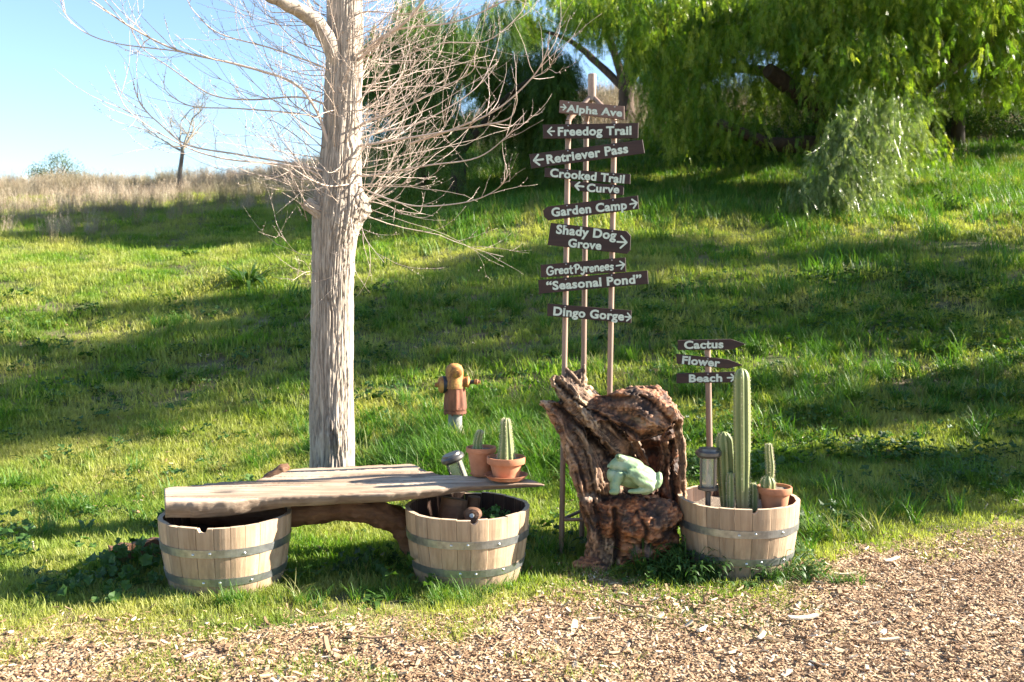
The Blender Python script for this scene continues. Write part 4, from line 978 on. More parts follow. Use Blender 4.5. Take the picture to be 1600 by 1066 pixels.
def handwriting(s, p0, p1, cap, Y, parent, m, w):
    A = at(*p0, Y); B = at(*p1, Y); ux = B - A; L = ux.length; ux.normalize(); uz = Vector((-ux.z, 0, ux.x)); tot = sum(HAND[c][0] + .06 for c in s); sx = L / tot; cz = cap * Y / F
    x = 0; V = []; Fc = []; q = 0
    for c in s:
        wd, st = HAND[c]; up = .05 * math.sin(q * 2.3)
        for pl in st:
            cr_ = crom(pl, max(2, len(pl) * 4)) if len(pl) > 2 else np.array(pl, float)
            q += 1; sg = len(V); v, f = stroke_poly([A + ux * ((x + p[0]) * sx) + uz * ((p[1] + up) * cz) for p in cr_], w * Y / F); v = [p + Vector((0, -.00004 * ((b_ + sg) // 10 % 40), 0)) for b_, p in enumerate(v)]; b0 = len(V); V += v; Fc += [tuple(b0 + i for i in z) for z in f]
        x += wd + .06
    n = len(V); F2 = list(Fc)
    for f in Fc:
        for i in range(len(f)): a, b = f[i], f[(i + 1) % len(f)]; F2.append((b, a, a + n, b + n))
    return mesh_np('lettering', V + [v + Vector((0, .0022, 0)) for v in V], F2, m, parent, False)
def make_boards(lst, root, Y, posts):
    for i, (_, poly, lab, m, items) in enumerate(lst):
        Yb = Y - .0035 * (i % 2); bo = board(poly, Yb, root, m, lab); Yt = Yb - .0016
        for it in items:
            if it[0] == 't': lettering(it[1], it[2], it[3], it[4], Yt, bo, m_let)
            elif it[0] == 'h': handwriting('Great Pyrenees', (854.5, 430), (960, 421.5), 12.5, Yt, bo, m_let, 2.6)
            else: arrow(it[1], it[2], it[3], it[4], Yt, bo, m_let)
        for pf in posts:
            x_ = pf(sum(p[1] for p in poly) / len(poly)); xs_ = [p[0] for p in poly]
            if min(xs_) + 3 < x_ < max(xs_) - 3:
                def edge(x, top):
                    k = sorted(poly, key=lambda p: p[1]); l = [p for p in poly if p[0] < (min(xs_) + max(xs_)) / 2]; r = [p for p in poly if p[0] >= (min(xs_) + max(xs_)) / 2]
                    f = min if top else max; a = f(l, key=lambda p: p[1]); b = f(r, key=lambda p: p[1]); return a[1] + (b[1] - a[1]) * (x - a[0]) / (b[0] - a[0])
                yt = edge(x_, True) + 2.6
                b = MB(); b.lathe(at(x_, yt, Yb), [(.0045, 0), (.0045, .002), (.002, .0032), (0, .0034)], 8, (0, -1, 0)); b.obj('screw', m_bolt, bo)
make_boards(SG, tower, YF, [lambda y: 877 + (888 - 877) * (870 - y) / 680, lambda y: 948 + 12 * (870 - y) / 680])

# cactus garden sign
YC = 5.93
cpb = at(1113, 780, YC + .03); csign = empty('garden_signpost', (cpb.x, cpb.y, 0), 'short brown post with three boards reading Cactus, Flower and Beach', 'signpost')
A = at(1112.5, 790, YC + .035); A.z = -.03; B = at(1105.5, 533, YC + .035); mb = MB(); mb.tube([A, B], [.0195, .0195], 4 * 4); mb.obj('post', m_post, csign)
SC = [('Cactus', [(1059.6, 532), (1143, 530), (1165.4, 537.7), (1144, 546.5), (1059.6, 547.3)], 'pointed brown board reading Cactus', m_sign, [('t', 'Cactus', (1069, 545), (1130.4, 543.5), 11.6)]),
      ('Flower', [(1057.7, 553), (1139, 562), (1161.5, 570.8), (1137.3, 576), (1057.7, 568.5)], 'pointed tilted brown board reading Flower', m_sign, [('t', 'Flower', (1065.4, 568.2), (1124.6, 573.3), 11.6)]),
      ('Beach', [(1057.7, 583.8), (1148.8, 581), (1148.8, 597.7), (1057.7, 599.2)], 'square-ended brown board reading Beach with a right arrow', m_sign, [('t', 'Beach', (1076.5, 597), (1128.5, 596), 11.2), ('a', (1136.5, 590.5), (1148, 590), 9, 2.4)])]
make_boards(SC, csign, YC, [lambda y: 1106])

# ================================================================ LANTERNS
m_dark = simple('dark_metal', (.12, .115, .11), .4, .6, .2, 30, bmp=.1)
m_glass = mat('lantern_glass'); p_ = P(m_glass); p_.inputs['Base Color'].default_value = (.80, .78, .66, 1); p_.inputs['Roughness'].default_value = .22; p_.inputs['Transmission Weight'].default_value = .75; p_.inputs['IOR'].default_value = 1.25
def lantern(c, sc, axis, label, stake):
    root = empty('garden_lantern', c, label, 'lantern', 'solar garden lanterns'); q = Vector(axis).normalized(); r = .037 * sc; h = .155 * sc; z = q * (stake)
    c = Vector(c)
    mb = MB(); mb.tube([c, c + q * (stake + .005)], [.011 * sc, .011 * sc], 10); mb.obj('stake', m_dark, root)
    b = c + q * stake
    mb = MB(); mb.lathe(b, [(0, 0), (r * .55, 0), (r * 1.12, .008 * sc), (r * 1.12, .018 * sc), (r * .9, .022 * sc), (0, .022 * sc)], 28, q); mb.obj('base', m_dark, root)
    mb = MB(); mb.lathe(b + q * .022 * sc, [(r * .92, 0), (r * .92, h * .76)], 28, q); mb.F = mb.F[:-2]; mb.obj('glass', m_glass, root)
    for k in range(4):
        a = .5 + k * math.pi / 2; o_ = (q.to_track_quat('Z', 'Y') @ Vector((math.cos(a), math.sin(a), 0))) * r * 1.0
        mb = MB(); mb.tube([b + o_ + q * .016 * sc, b + o_ + q * (h * .76 + .03 * sc)], [.0042 * sc, .0042 * sc], 6); mb.obj('frame_bar', m_dark, root)
    mb = MB(); mb.lathe(b + q * (.020 * sc + h * .76), [(0, 0), (r * 1.15, 0), (r * 1.38, .010 * sc), (r * 1.38, .022 * sc), (r * 1.22, .028 * sc), (r * 1.1, .028 * sc), (r * 1.05, .036 * sc), (0, .038 * sc)], 32, q); mb.obj('lid', m_dark, root)
    mb = MB(); mb.lathe(b + q * .024 * sc, [(.008 * sc, 0), (.010 * sc, .03 * sc), (.004 * sc, .045 * sc), (0, .05 * sc)], 12, q); mb.obj('lamp', simple('lamp_core', (.6, .55, .4), .4, 0, .1, 30), root)
    return root
lb = at(1105, 800, 5.42); lb.z = .33
ls = 1.0
lantern(at(1106, 797, 5.42), 1.42, (0, .0, 1), 'upright black lantern with cylindrical glass on a stake in the cactus barrel', .11)
lantern(at(728, 772, 5.72), 1.40, (-.36, -.05, 1), 'black lantern leaning left behind the bench beside the back flowerpot', .02)

# ================================================================ POTS AND CACTI
m_terra = mat('terracotta'); n1 = noise(m_terra, 14, 5, .6, mapping(m_terra, (1, 1, 1))); n2 = noise(m_terra, 4, 4, .65, mapping(m_terra, (1, 1, 2)))
k_ = ramp(m_terra, [(.3, (.36, .135, .062)), (.7, (.50, .215, .11))], n1.outputs[0]).outputs[0]
k_ = mixc(m_terra, ramp(m_terra, [(.58, (0, 0, 0)), (.72, (.6, .6, .6))], n2.outputs[0]).outputs[0], k_, (.62, .42, .31)); LK(m_terra, k_, P(m_terra).inputs['Base Color']); P(m_terra).inputs['Roughness'].default_value = .8; bump(m_terra, n1.outputs[0], .25, .002)
def pot(c, rt, rb, h, rimh, label, saucer=None, soil=m_grav):
    root = empty('flower_pot', c, label, 'flower pot', 'terracotta pots'); c = Vector(c); z0 = 0
    if saucer:
        rs, sh = saucer; mb = MB(); mb.lathe(c, [(0, 0), (rs * .8, 0), (rs * .97, sh), (rs, sh + .004), (rs * .95, sh + .004), (rs * .82, .012), (0, .010)], 48, wob=.004); mb.obj('saucer', m_terra, root); z0 = .0102
    c = c + Vector((0, 0, z0)); t = .008; ro = rt
    re = rb + (rt * .93 - rb) * (1 - rimh / h)
    mb = MB(); mb.lathe(c, [(0, 0), (rb, 0), (rb * 1.01, .004), (re, h - rimh), (re, h - rimh + .001), (ro * .985, h - rimh + .002), (ro, h - rimh + .006), (ro * 1.01, h - .004), (ro, h), (ro - t, h), (ro - t - .003, h - .012), (rb - t + .001, .012), (0, .012)], 56, wob=.003)
    mb.obj('pot_body', m_terra, root)
    zs = h - .016; V = [(c.x, c.y, c.z + zs)]; n = 32; rr_ = ro - t - .004
    mb = MB(); V = []; 
    for i, r in enumerate((.0, rr_ * .35, rr_ * .7, rr_)):
        for k in range(n):
            a = 6.283 * k / n; x, y = c.x + r * math.cos(a), c.y + r * math.sin(a); V.append((x, y, c.z + zs + .012 * (float(fbm(x * 40, y * 40, 1, 3)) - .5)))
    Fc = [(i * n + k, (i + 1) * n + k, (i + 1) * n + (k + 1) % n, i * n + (k + 1) % n) for i in range(3) for k in range(n)]
    mesh_np('soil', V, Fc, soil, root); return c + Vector((0, 0, zs))
m_cac = mat('cactus_skin'); at1 = N(m_cac, 'ShaderNodeAttribute'); at1.attribute_name = 'tip'; sx = N(m_cac, 'ShaderNodeSeparateColor'); LK(m_cac, at1.outputs['Color'], sx.inputs[0])
n1 = noise(m_cac, 22, 4, .6, mapping(m_cac, (1, 1, .4)))
base_ = ramp(m_cac, [(.3, (.085, .125, .035)), (.7, (.17, .22, .075))], n1.outputs[0]).outputs[0]
k_ = mixc(m_cac, sx.outputs[0], base_, (.29, .31, .12)); k_ = mixc(m_cac, sx.outputs[1], k_, (.28, .19, .10)); LK(m_cac, k_, P(m_cac).inputs['Base Color']); P(m_cac).inputs['Roughness'].default_value = .6
m_spine = simple('spines', (.62, .52, .36), .6, 0, .2, 30, bmp=0)
def cactus(pts, ribs, label, corky=.0, deep=.24, seg=70, group='columnar cacti'):
    """pts: list of (Vector, radius) base to top"""
    c = crom([(*p, r) for p, r in pts], seg); n = ribs * 8; L = len(c); V = []; T = []; rootp = Vector(c[0][:3])
    hts = np.concatenate([[0], np.cumsum(np.linalg.norm(np.diff(c[:, :3], axis=0), axis=1))]); H_ = hts[-1]
    root = empty('cactus', rootp, label, 'cactus', group); sp = MB()
    rt = c[-1][3]
    def rad(h, r):
        d = H_ - h; return r * math.sqrt(max(0, 1 - (1 - min(1, d / (rt * 1.5))) ** 2)) if d < rt * 1.5 else r
    for i in range(L):
        r = rad(hts[i], c[i][3]); r *= 1 + .03 * (float(vnoise(hts[i] * 14, 3, 1)) - .5)
        for k in range(n):
            a = 6.283 * k / n + .25; w = abs(math.cos(a * ribs / 2)) ; w = 1 - (1 - w) ** 1.3
            rr = r * (1 - deep + deep * w ** 1.1); q = (w ** 9)
            V.append((c[i][0] + rr * math.cos(a), c[i][1] + rr * math.sin(a), c[i][2])); T.append((min(1, q * .9 + .12 * (hts[i] / H_)), corky * max(0, 1 - hts[i] / H_ * 5) * .9, 0))
        if i % 2 == 0 and i < L - 2:
            for m_ in range(ribs):
                a = (2 * math.pi * m_ / ribs); 
                rr = r * 1.0; p = Vector((c[i][0] + rr * math.cos(a), c[i][1] + rr * math.sin(a), c[i][2]))
                for z in range(4):
                    d = Vector((math.cos(a) + random.gauss(0, .6), math.sin(a) + random.gauss(0, .6), random.gauss(.1, .6))).normalized() * random.uniform(.006, .015)
                    s_ = d.orthogonal().normalized() * .0009; sp.add([p - s_, p + s_, p + d], [(0, 1, 2)])
    Fc = [(i * n + k, i * n + (k + 1) % n, (i + 1) * n + (k + 1) % n, (i + 1) * n + k) for i in range(L - 1) for k in range(n)] + [tuple((L - 1) * n + k for k in range(n))]
    # ridge angle alignment: w peaks where cos(a*ribs/2)=+-1
    mesh_np('stem', V, Fc, m_cac, root, attrs={'tip': T}); o = mesh_np('spines', sp.V, sp.F, m_spine, root, False); o['kind'] = 'stuff'; return root
zt = .53
pc = atz(791, 749, .545); s1 = pot((pc.x, pc.y, .548), .108, .072, .115, .038, 'wide terracotta pot on a saucer, nearest on the bench end', (.123, .022))
cactus([(s1 + Vector((0, .0, -.01)), .050), (s1 + Vector((.0, 0, .05)), .044), (s1 + Vector((0, 0, .12)), .033), (s1 + Vector((-.002, 0, .2)), .028), (s1 + Vector((0, 0, .235)), .025)], 8, 'taller ribbed cactus flaring at its base in the front pot on the bench')
pb = atz(752, 743, .54); s2 = pot((pb.x, pb.y, .540), .086, .058, .155, .03, 'taller terracotta pot standing behind the front pot on the bench', (.066, .010))
cactus([(s2 + Vector((-.022, 0, -.01)), .028), (s2 + Vector((-.020, 0, .05)), .022), (s2 + Vector((-.008, 0, .10)), .020), (s2 + Vector((-.006, 0, .115)), .018)], 7, 'small leaning cactus in the back pot on the bench', 0, seg=40)
pr_ = at(1210, 795, 5.42); s3 = pot((pr_.x, pr_.y, pr_.z), .096, .068, .130, .038, 'terracotta pot set in the gravel at the right of the cactus barrel')
rc = [(s3 + Vector((-.045, -.02, -.01)), .040), (s3 + Vector((-.045, -.02, .04)), .043), (s3 + Vector((-.045, -.02, .085)), .036)]
cactus(rc, 8, 'short fat ribbed cactus at the foot of the slim one in the right pot', seg=30)
cactus([(s3 + Vector((-.032, -.015, .07)), .020), (s3 + Vector((-.032, -.015, .14)), .023), (s3 + Vector((-.04, -.015, .22)), .019), (s3 + Vector((-.042, -.015, .27)), .016)], 7, 'slim lumpy cactus growing from the short one in the right pot', seg=50)
def cp_(px_, pb_, pt_, Y, rb, rm, ribs, lab, corky=0, lean=0):
    A = at(px_, pb_, Y); B = at(px_ + lean, pt_, Y); return cactus([(A, rb * Y / F), (A.lerp(B, .35), rm * Y / F), (A.lerp(B, .7), rm * Y / F), (B, rm * .93 * Y / F)], ribs, lab, corky)
cp_(1160, 800, 575, 5.40, 10.5, 13.5, 7, 'tallest ribbed column cactus at the centre of the right barrel', .9, -1)
cp_(1137, 792, 674, 5.47, 11, 13.5, 8, 'second tallest column cactus left of the tallest one in the barrel', .3, -6)
cp_(1142, 792, 738, 5.40, 5, 6, 6, 'small cactus shoot in front of the second column cactus')
cp_(1176, 797, 754, 5.44, 8, 9, 7, 'squat cactus tucked between the tallest cactus and the terracotta pot')

# ================================================================ HYDRANT
m_hyY = mat('yellow_orange_paint'); n1 = noise(m_hyY, 16, 6, .7, mapping(m_hyY, (1, 1, .5))); n2 = noise(m_hyY, 60, 3, .6, mapping(m_hyY, (1, 1, 1)))
LK(m_hyY, ramp(m_hyY, [(.34, (.13, .045, .02)), (.46, (.30, .12, .035)), (.54, (.46, .22, .05)), (.75, (.56, .33, .11))], mixc(m_hyY, .25, n1.outputs[0], n2.outputs[0])).outputs[0], P(m_hyY).inputs['Base Color']); P(m_hyY).inputs['Roughness'].default_value = .7; bump(m_hyY, n1.outputs[0], .4, .004)
m_hyR = simple('rusty_red_paint', (.19, .065, .032), .75, 0, .75, 16, (1, 1, .3), bmp=.3); m_blk = simple('black_rubber', (.02, .022, .03), .5, 0, .2, 30)
hb = at(711, 640, 8.0); px1 = 8.0 / F; hg = Hs(hb.x, 8.0); hyd = empty('fire_hydrant', (hb.x, 8.0, hg), 'old yellow and rusty red fire hydrant in tall grass on the slope', 'fire hydrant')
mb = MB(); mb.lathe((hb.x, 8, hg - .05), [(11 * px1, 0), (11 * px1, hb.z - hg + .05)], 24); mb.obj('pipe', simple('grey_pipe', (.20, .205, .195), .7, 0, .3, 10), hyd)
mb = MB(); mb.lathe(hb - Vector((0, 0, .012)), [(16 * px1, -.02), (18 * px1, -.018), (18 * px1, .004), (16 * px1, .006), (16 * px1, .012), (18 * px1, .014), (18 * px1, .034), (15 * px1, .036)], 28); mb.obj('flange', m_hyR, hyd)
for k in range(6):
    a = k * math.pi / 3 + .3; mb = MB(); mb.lathe(hb + Vector((math.cos(a) * 15.8 * px1, math.sin(a) * 15.8 * px1, -.045)), [(.008, 0), (.008, .08), (0, .082)], 6); mb.obj('flange_bolt', m_hyR, hyd)
prof = [(18 * px1, 2), (17.5 * px1, 12), (16 * px1, 25), (15 * px1, 38), (13.2 * px1, 44)]
mb = MB(); V, T = [], []; n = 60
for (r, h) in [(18, 2), (17.6, 8), (17, 16), (16.3, 24), (15.5, 32), (15, 38), (13, 44), (12, 47)]:
    for k in range(n):
        a = 6.283 * k / n; rr = r * px1 * (1 + .05 * math.cos(9 * a) * (1 if h < 40 else .3)); V.append((hb.x + rr * math.cos(a), 8 + rr * math.sin(a), hb.z + h * px1))
Fc = [(i * n + k, i * n + (k + 1) % n, (i + 1) * n + (k + 1) % n, (i + 1) * n + k) for i in range(7) for k in range(n)]; mesh_np('hydrant_body', V, Fc, m_hyR, hyd)
mb = MB(); mb.lathe(hb + Vector((-.004, 0, 44 * px1)), [(16.6 * px1, -10 * px1), (16.2 * px1, -2 * px1), (14.6 * px1, 3 * px1), (13.8 * px1, 8 * px1), (14 * px1, 14 * px1), (13.4 * px1, 20 * px1), (10.8 * px1, 25.6 * px1), (5 * px1, 28.6 * px1), (0, 29 * px1)], 32); mb.obj('bonnet', m_hyY, hyd)
fc = at(714, 582, 8 - 12 * px1); mb = MB(); mb.lathe(fc, [(8.5 * px1, -.03), (8.5 * px1, .018), (7 * px1, .024), (3.6 * px1, .026), (3.6 * px1, .05), (0, .052)], 24, (0.08, -1, 0)); mb.obj('front_cap', m_hyY, hyd)
cl = at(697, 601, 8); mb = MB(); mb.lathe(cl, [(11 * px1, -.06), (11 * px1, 0)], 24, (-1, -.25, 0)); mb.obj('nozzle', m_hyY, hyd)
mb = MB(); mb.lathe(cl + Vector((-.004, 0, 0)), [(13.2 * px1, -.006), (13.6 * px1, 0), (13.6 * px1, .022), (13 * px1, .026)], 28, (-1, -.25, 0)); mb.obj('rubber_ring', m_blk, hyd)
mb = MB(); mb.lathe(cl + Vector((-.024, -.004, 0)), [(13 * px1, 0), (13 * px1, .026), (10 * px1, .038), (4 * px1, .042), (3.4 * px1, .07), (0, .072)], 28, (-1, -.25, 0)); mb.obj('side_cap', m_hyY, hyd)
cr2 = at(727, 597, 8); mb = MB(); mb.lathe(cr2, [(8 * px1, -.05), (8 * px1, .012), (8.8 * px1, .014), (8.8 * px1, .03), (6.5 * px1, .036), (4 * px1, .042)], 24, (1, -.15, 0)); mb.obj('side_cap', m_hyY, hyd)
mb = MB(); mb.tube([cr2 + Vector((.04, -.006, 0)), cr2 + Vector((.085, -.012, .002))], [3.2 * px1, 3.2 * px1], 12); mb.obj('rubber_ring', m_blk, hyd)
mb = MB(); mb.lathe(cr2 + Vector((.075, -.011, .002)), [(3 * px1, 0), (4.6 * px1, .006), (4.6 * px1, .03), (2.5 * px1, .036), (2.2 * px1, .05), (0, .052)], 6, (1, -.15, 0)); mb.obj('cap_nut', m_hyY, hyd)

# ================================================================ BARE TREE (foreground)
m_bark = mat('pale_bark'); at1 = N(m_bark, 'ShaderNodeAttribute'); at1.attribute_name = 'tip'; n1 = noise(m_bark, 1, 8, .7, mapping(m_bark, (34, 34, 5)), .4)
k_ = ramp(m_bark, [(.28, (.19, .15, .115)), (.48, (.36, .30, .24)), (.72, (.50, .43, .355))], n1.outputs[0]).outputs[0]; k_ = mixc(m_bark, 1, k_, at1.outputs['Color'], 'MULTIPLY')
LK(m_bark, k_, P(m_bark).inputs['Base Color']); P(m_bark).inputs['Roughness'].default_value = .85; bump(m_bark, n1.outputs[0], .9, .006)
m_twig = simple('twig_bark', (.50, .395, .32), .6, 0, .22, 12, bmp=0)
YT = 6.35
tb = at(519, 745, YT); tz = Hs(tb.x, YT); tree = empty('bare_tree', (tb.x, YT, tz), 'large leafless tree with pale furrowed bark and many bare twigs behind the bench', 'tree', 'leafless trees')
tp = [(519, 760, 37.5), (519, 728, 36), (519, 690, 35.5), (518, 620, 34.5), (519, 520, 33.5), (520, 440, 33), (522, 380, 34), (524, 345, 36), (527, 310, 37), (531, 270, 34), (534, 220, 31.5), (536, 150, 29.5), (538, 90, 28.5), (539, 40, 28), (538, -20, 27), (537, -120, 25), (536, -330, 20), (540, -600, 14), (548, -820, 6)]
c = crom([(*at(a, b, YT), r * YT / F) for a, b, r in tp], 760); c[:, 2] = np.minimum(c[:, 2], 99)
# denser rows low down
nT = 260; k = len(c); th = np.linspace(0, 2 * np.pi, nT, endpoint=False)
TH, ZI = np.meshgrid(th, np.arange(k)); z = c[:, 2][:, None] + 0 * TH; r = c[:, 3][:, None]
cxn, syn = np.cos(TH), np.sin(TH)
wv = (fbm(cxn * 1.5 + 3, syn * 1.5, z * 2.2, 3) - .5) * 1.4
w1 = fbm((cxn + wv * .2) * 12, (syn + wv * .2) * 12, z * 3.6 + wv * 2.4, 5); ridge = 1 - np.abs(2 * w1 - 1)
w2 = 1 - np.abs(2 * fbm(cxn * 24, syn * 24, z * 5, 3) - 1)
fade = np.clip(1.15 - (z - 1.2) * .28, .25, 1)
disp = -.011 * np.clip((ridge - .70) / .30, 0, 1) * fade - .005 * np.clip((w2 - .7) / .3, 0, 1) * fade + .012 * (fbm(cxn * 2.2, syn * 2.2, z * 2.5, 3) - .5)
# burls: knot low front-right, collar at mid height
def burl(px_, py_, dx, dz, amp):
    p = at(px_, py_, YT); a0 = math.acos(max(-1, min(1, (p.x - tb.x) / .15))) * -1
    q = ((TH - (a0 % 6.283) + np.pi) % 6.283 - np.pi) * .15 / dx; w = np.exp(-q ** 2 - ((z - p.z) / dz) ** 2)
    return amp * w * (1 + 1.1 * (fbm(cxn * 9, syn * 9, z * 34, 3) - .5)), w
b1, wb1 = burl(528, 676, .05, .09, .034); b2, wb2 = burl(560, 325, .10, .10, .045); b3, wb3 = burl(540, 350, .16, .13, .018)
disp = disp + b1 + b2 * 1.3 + b3 - wb1 * .016 * np.clip(w2 - .5, 0, .5) * 2 + (.05 + .035 * np.sin(TH * 5 + 1)) * np.exp(-np.clip(z - tz, 0, 9) / .10)
rr = r + disp
V = np.stack([c[:, 0][:, None] + rr * cxn, c[:, 1][:, None] + rr * syn, z], -1).reshape(-1, 3)
ii = np.arange(k * nT).reshape(k, nT); Fc = np.stack([ii[:-1], np.roll(ii, -1, 1)[:-1], np.roll(ii, -1, 1)[1:], ii[1:]], -1).reshape(-1, 4)
tipv = (.82 + .36 * fbm(cxn * 3, syn * 3, z * 1.5, 4).ravel()) * ((1 - .52 * np.clip((ridge - .80) / .2, 0, 1) * fade) * (1 - .35 * np.clip(wb1 * 1.3, 0, 1) * np.clip((w2 - .45) * 2, 0, 1)) * (1 - .25 * np.clip(wb2, 0, 1) * w2)).ravel()
mesh_np('trunk', V, Fc, m_bark, tree, attrs={'tip': tipv})
mb = MB(); 
# broken stub on the left
cst = [(*at(505, 338, YT - .08), .046), (*at(494, 329, YT - .11), .041), (*at(486, 324, YT - .13), .037), (*at(480, 320, YT - .14), .039), (*at(476, 317, YT - .145), .036)]
V, Fc = tube([Vector(p[:3]) for p in cst], [p[3] for p in cst], 28, True, lambda t, a: 1 + .12 * math.sin(a * 3 + 1) + .10 * math.sin(a * 7 + t * 2) + .05 * math.sin(a * 13)); V = np.array([tuple(v) for v in V]); V += (RNG.random(V.shape) - .5) * .006
tp_ = np.ones(len(V)); stub = mesh_np('broken_stub', V, Fc, m_bark, tree, attrs={'tip': tp_}, smooth=False)
d_ = (Vector(cst[-1][:3]) - Vector(cst[-2][:3])).normalized(); eb = MB(); eb.lathe(Vector(cst[-1][:3]) + d_ * .001, [(.030, 0), (.029, .004), (.018, .003), (.016, .006), (.006, .004), (0, .007)], 18, d_, wob=.1); eb.obj('cut_end', simple('cut_wood', (.50, .33, .20), .8, 0, .4, 60), stub, smooth=False)
def branch(pts, r0, r1, k=40, name='branch', n=8, m=None):
    q = crom(pts, k); rr = np.linspace(r0, r1, k); V, Fc = tube([Vector(p) for p in q], rr, n); V = np.array([tuple(v) for v in V])
    V += (fbm(V[:, 0] * 20, V[:, 1] * 20, V[:, 2] * 20, 2)[:, None] - .5) * r0 * .25
    mesh_np(name, V, Fc, m or m_twig, tree, attrs={'tip': np.ones(len(V))}); return q
br = []
bp = [(*at(540, 135, YT),), (*at(526, 98, YT - .06),), (*at(508, 55, YT - .12),), (*at(482, 25, YT - .2),), (*at(440, 2, YT - .3),), (*at(395, -25, YT - .4),), (*at(330, -90, YT - .5),), (*at(280, -200, YT - .6),)]
branch([tuple(p) for p in bp], .062, .03, 60, 'bough', 20, m_bark)
MAIN = [
 ([(530, 300), (510, 215), (487, 160), (450, 125), (359, 98), (275, 78), (200, 40), (144, 0), (120, -18)], -.5, .011, .003),
 ([(330, 92), (275, 80), (187, 69), (137, 53), (106, 28), (94, 0), (92, -12)], -.5, .0045, .0015),
 ([(530, 290), (500, 265), (375, 242), (294, 227), (250, 194), (219, 162), (214, 131)], -.35, .008, .0018),
 ([(525, 292), (470, 262), (344, 247), (269, 219), (203, 175), (180, 134)], -.6, .007, .0018),
 ([(525, 190), (469, 178), (375, 170), (300, 166), (262, 145), (255, 125)], -.2, .006, .0016),
 ([(525, 170), (470, 152), (390, 156), (328, 147), (266, 106), (219, 72), (200, 30)], .2, .007, .0016),
 ([(525, 120), (500, 103), (422, 75), (344, 53), (305, 20), (290, -5)], -.3, .007, .002),
 ([(522, 260), (478, 281), (440, 262), (400, 255), (370, 262)], -.35, .005, .002),
 ([(552, 90), (569, 78), (619, 47), (712, 34), (790, 0), (810, -20)], -.3, .009, .003),
 ([(560, 170), (575, 140), (620, 95), (690, 68), (760, 64), (812, 22), (824, -10)], .1, .006, .002),
 ([(550, 205), (575, 190), (619, 175), (665, 150), (710, 128), (734, 115), (748, 95)], -.5, .008, .0018),
 ([(550, 230), (619, 219), (712, 203), (790, 188), (806, 165), (808, 150)], -.35, .009, .002),
 ([(640, 225), (700, 205), (775, 172), (831, 122), (853, 84), (859, 50)], -.6, .008, .002),
 ([(831, 122), (855, 110), (867, 88)], -.6, .0035, .0016),
 ([(555, 270), (575, 275), (666, 259), (744, 247), (790, 215), (806, 194)], -.3, .007, .002),
 ([(560, 290), (590, 305), (650, 322), (728, 316), (775, 297), (798, 269)], -.45, .006, .0018),
 ([(550, 220), (600, 205), (666, 187), (744, 137), (775, 81)], .3, .006, .002),
 ([(553, 100), (600, 60), (637, 31), (662, 0), (672, -20)], -.35, .011, .007),
 ([(565, 285), (520, 291), (490, 283), (455, 262)], -.5, .006, .0025),
 ([(560, 325), (570, 370), (600, 410)], -.3, .003, .0015), ([(545, 320), (552, 370), (554, 420)], -.35, .0045, .002),
 ([(480, 345), (470, 320), (440, 300)], -.3, .0025, .0012), ([(500, 430), (480, 425), (455, 440)], -.3, .002, .001), ([(500, 400), (465, 395), (440, 370), (430, 372)], -.3, .002, .001),
 ([(545, 30), (575, 18), (640, 22), (690, 12)], -.2, .006, .002), ([(520, 40), (475, 20), (420, 18), (395, -10)], .3, .005, .002),
]
tw = MB()
def twig(p, d, L, r, lvl):
    """curving shoot that turns upward, with side twigs and buds"""
    n = 6 if lvl else 9; pts = [Vector(p)]; d = Vector(d).normalized(); up = random.choice((random.uniform(-.02, .06), random.uniform(.05, .13), random.uniform(.1, .2)))
    for i in range(n):
        d = (d + Vector((random.gauss(0, .12), random.gauss(0, .12), up + random.gauss(0, .09)))).normalized(); pts.append(pts[-1] + d * L / n)
    rr = [r * (1 - .72 * i / n) for i in range(n + 1)]; tw.tube(pts, rr, 5 if lvl == 0 else 4, True)
    if lvl < 2:
        for _ in range(random.randint(2, 4) if lvl == 0 else random.randint(0, 2)):
            k = random.randint(1, n - 1); dd = (pts[k] - pts[k - 1]).normalized(); s = Vector((random.gauss(0, 1), random.gauss(0, 1), random.gauss(.3, .7))).normalized()
            twig(pts[k], dd * .8 + s * .6, L * random.uniform(.2, .5), r * .5, lvl + 1)
    for k in range(2, n, 2):   # buds
        s = Vector((random.gauss(0, 1), random.gauss(0, 1), random.gauss(0, 1))).normalized() * .007
        tw.tube([pts[k], pts[k] + s * .6, pts[k] + s * 1.6], [.0022, .0025, .0004], 4, False)
for pts, dY, r0, r1 in MAIN:
    k = len(pts); q = [tuple(at(a, b, YT - .04 + dY * (i / (k - 1)))) for i, (a, b) in enumerate(pts)]
    Q = branch(q, r0, r1, 46)
    L = sum((Vector(Q[i + 1]) - Vector(Q[i])).length for i in range(len(Q) - 1))
    for _ in range(int(3 + L * 6.5)):
        i = random.randint(5, 42); d = (Vector(Q[i + 1]) - Vector(Q[i - 1])).normalized(); s = Vector((random.gauss(0, .5), random.gauss(0, .8), random.gauss(.25, .6)))
        twig(Q[i], d * .9 + s * .8, random.uniform(.14, .5), max(.0016, r0 * .30), 1)
for _ in range(175):
    f = random.random() ** 1.25; py_ = 335 - 370 * f; side = random.choice((-1, -1, 1, 1, 1)); rowc = at(530, py_, YT); a = random.gauss(0, .75) + (0 if side > 0 else math.pi)
    p = Vector((rowc.x + .11 * math.cos(a), YT + .11 * math.sin(a), rowc.z)); el = random.uniform(-.3, .75)
    twig(p, (math.cos(a) * math.cos(el), math.sin(a) * math.cos(el), math.sin(el)), random.uniform(.4, 1.25) * (1.0 if side > 0 else .95), random.uniform(.0018, .004), 0)
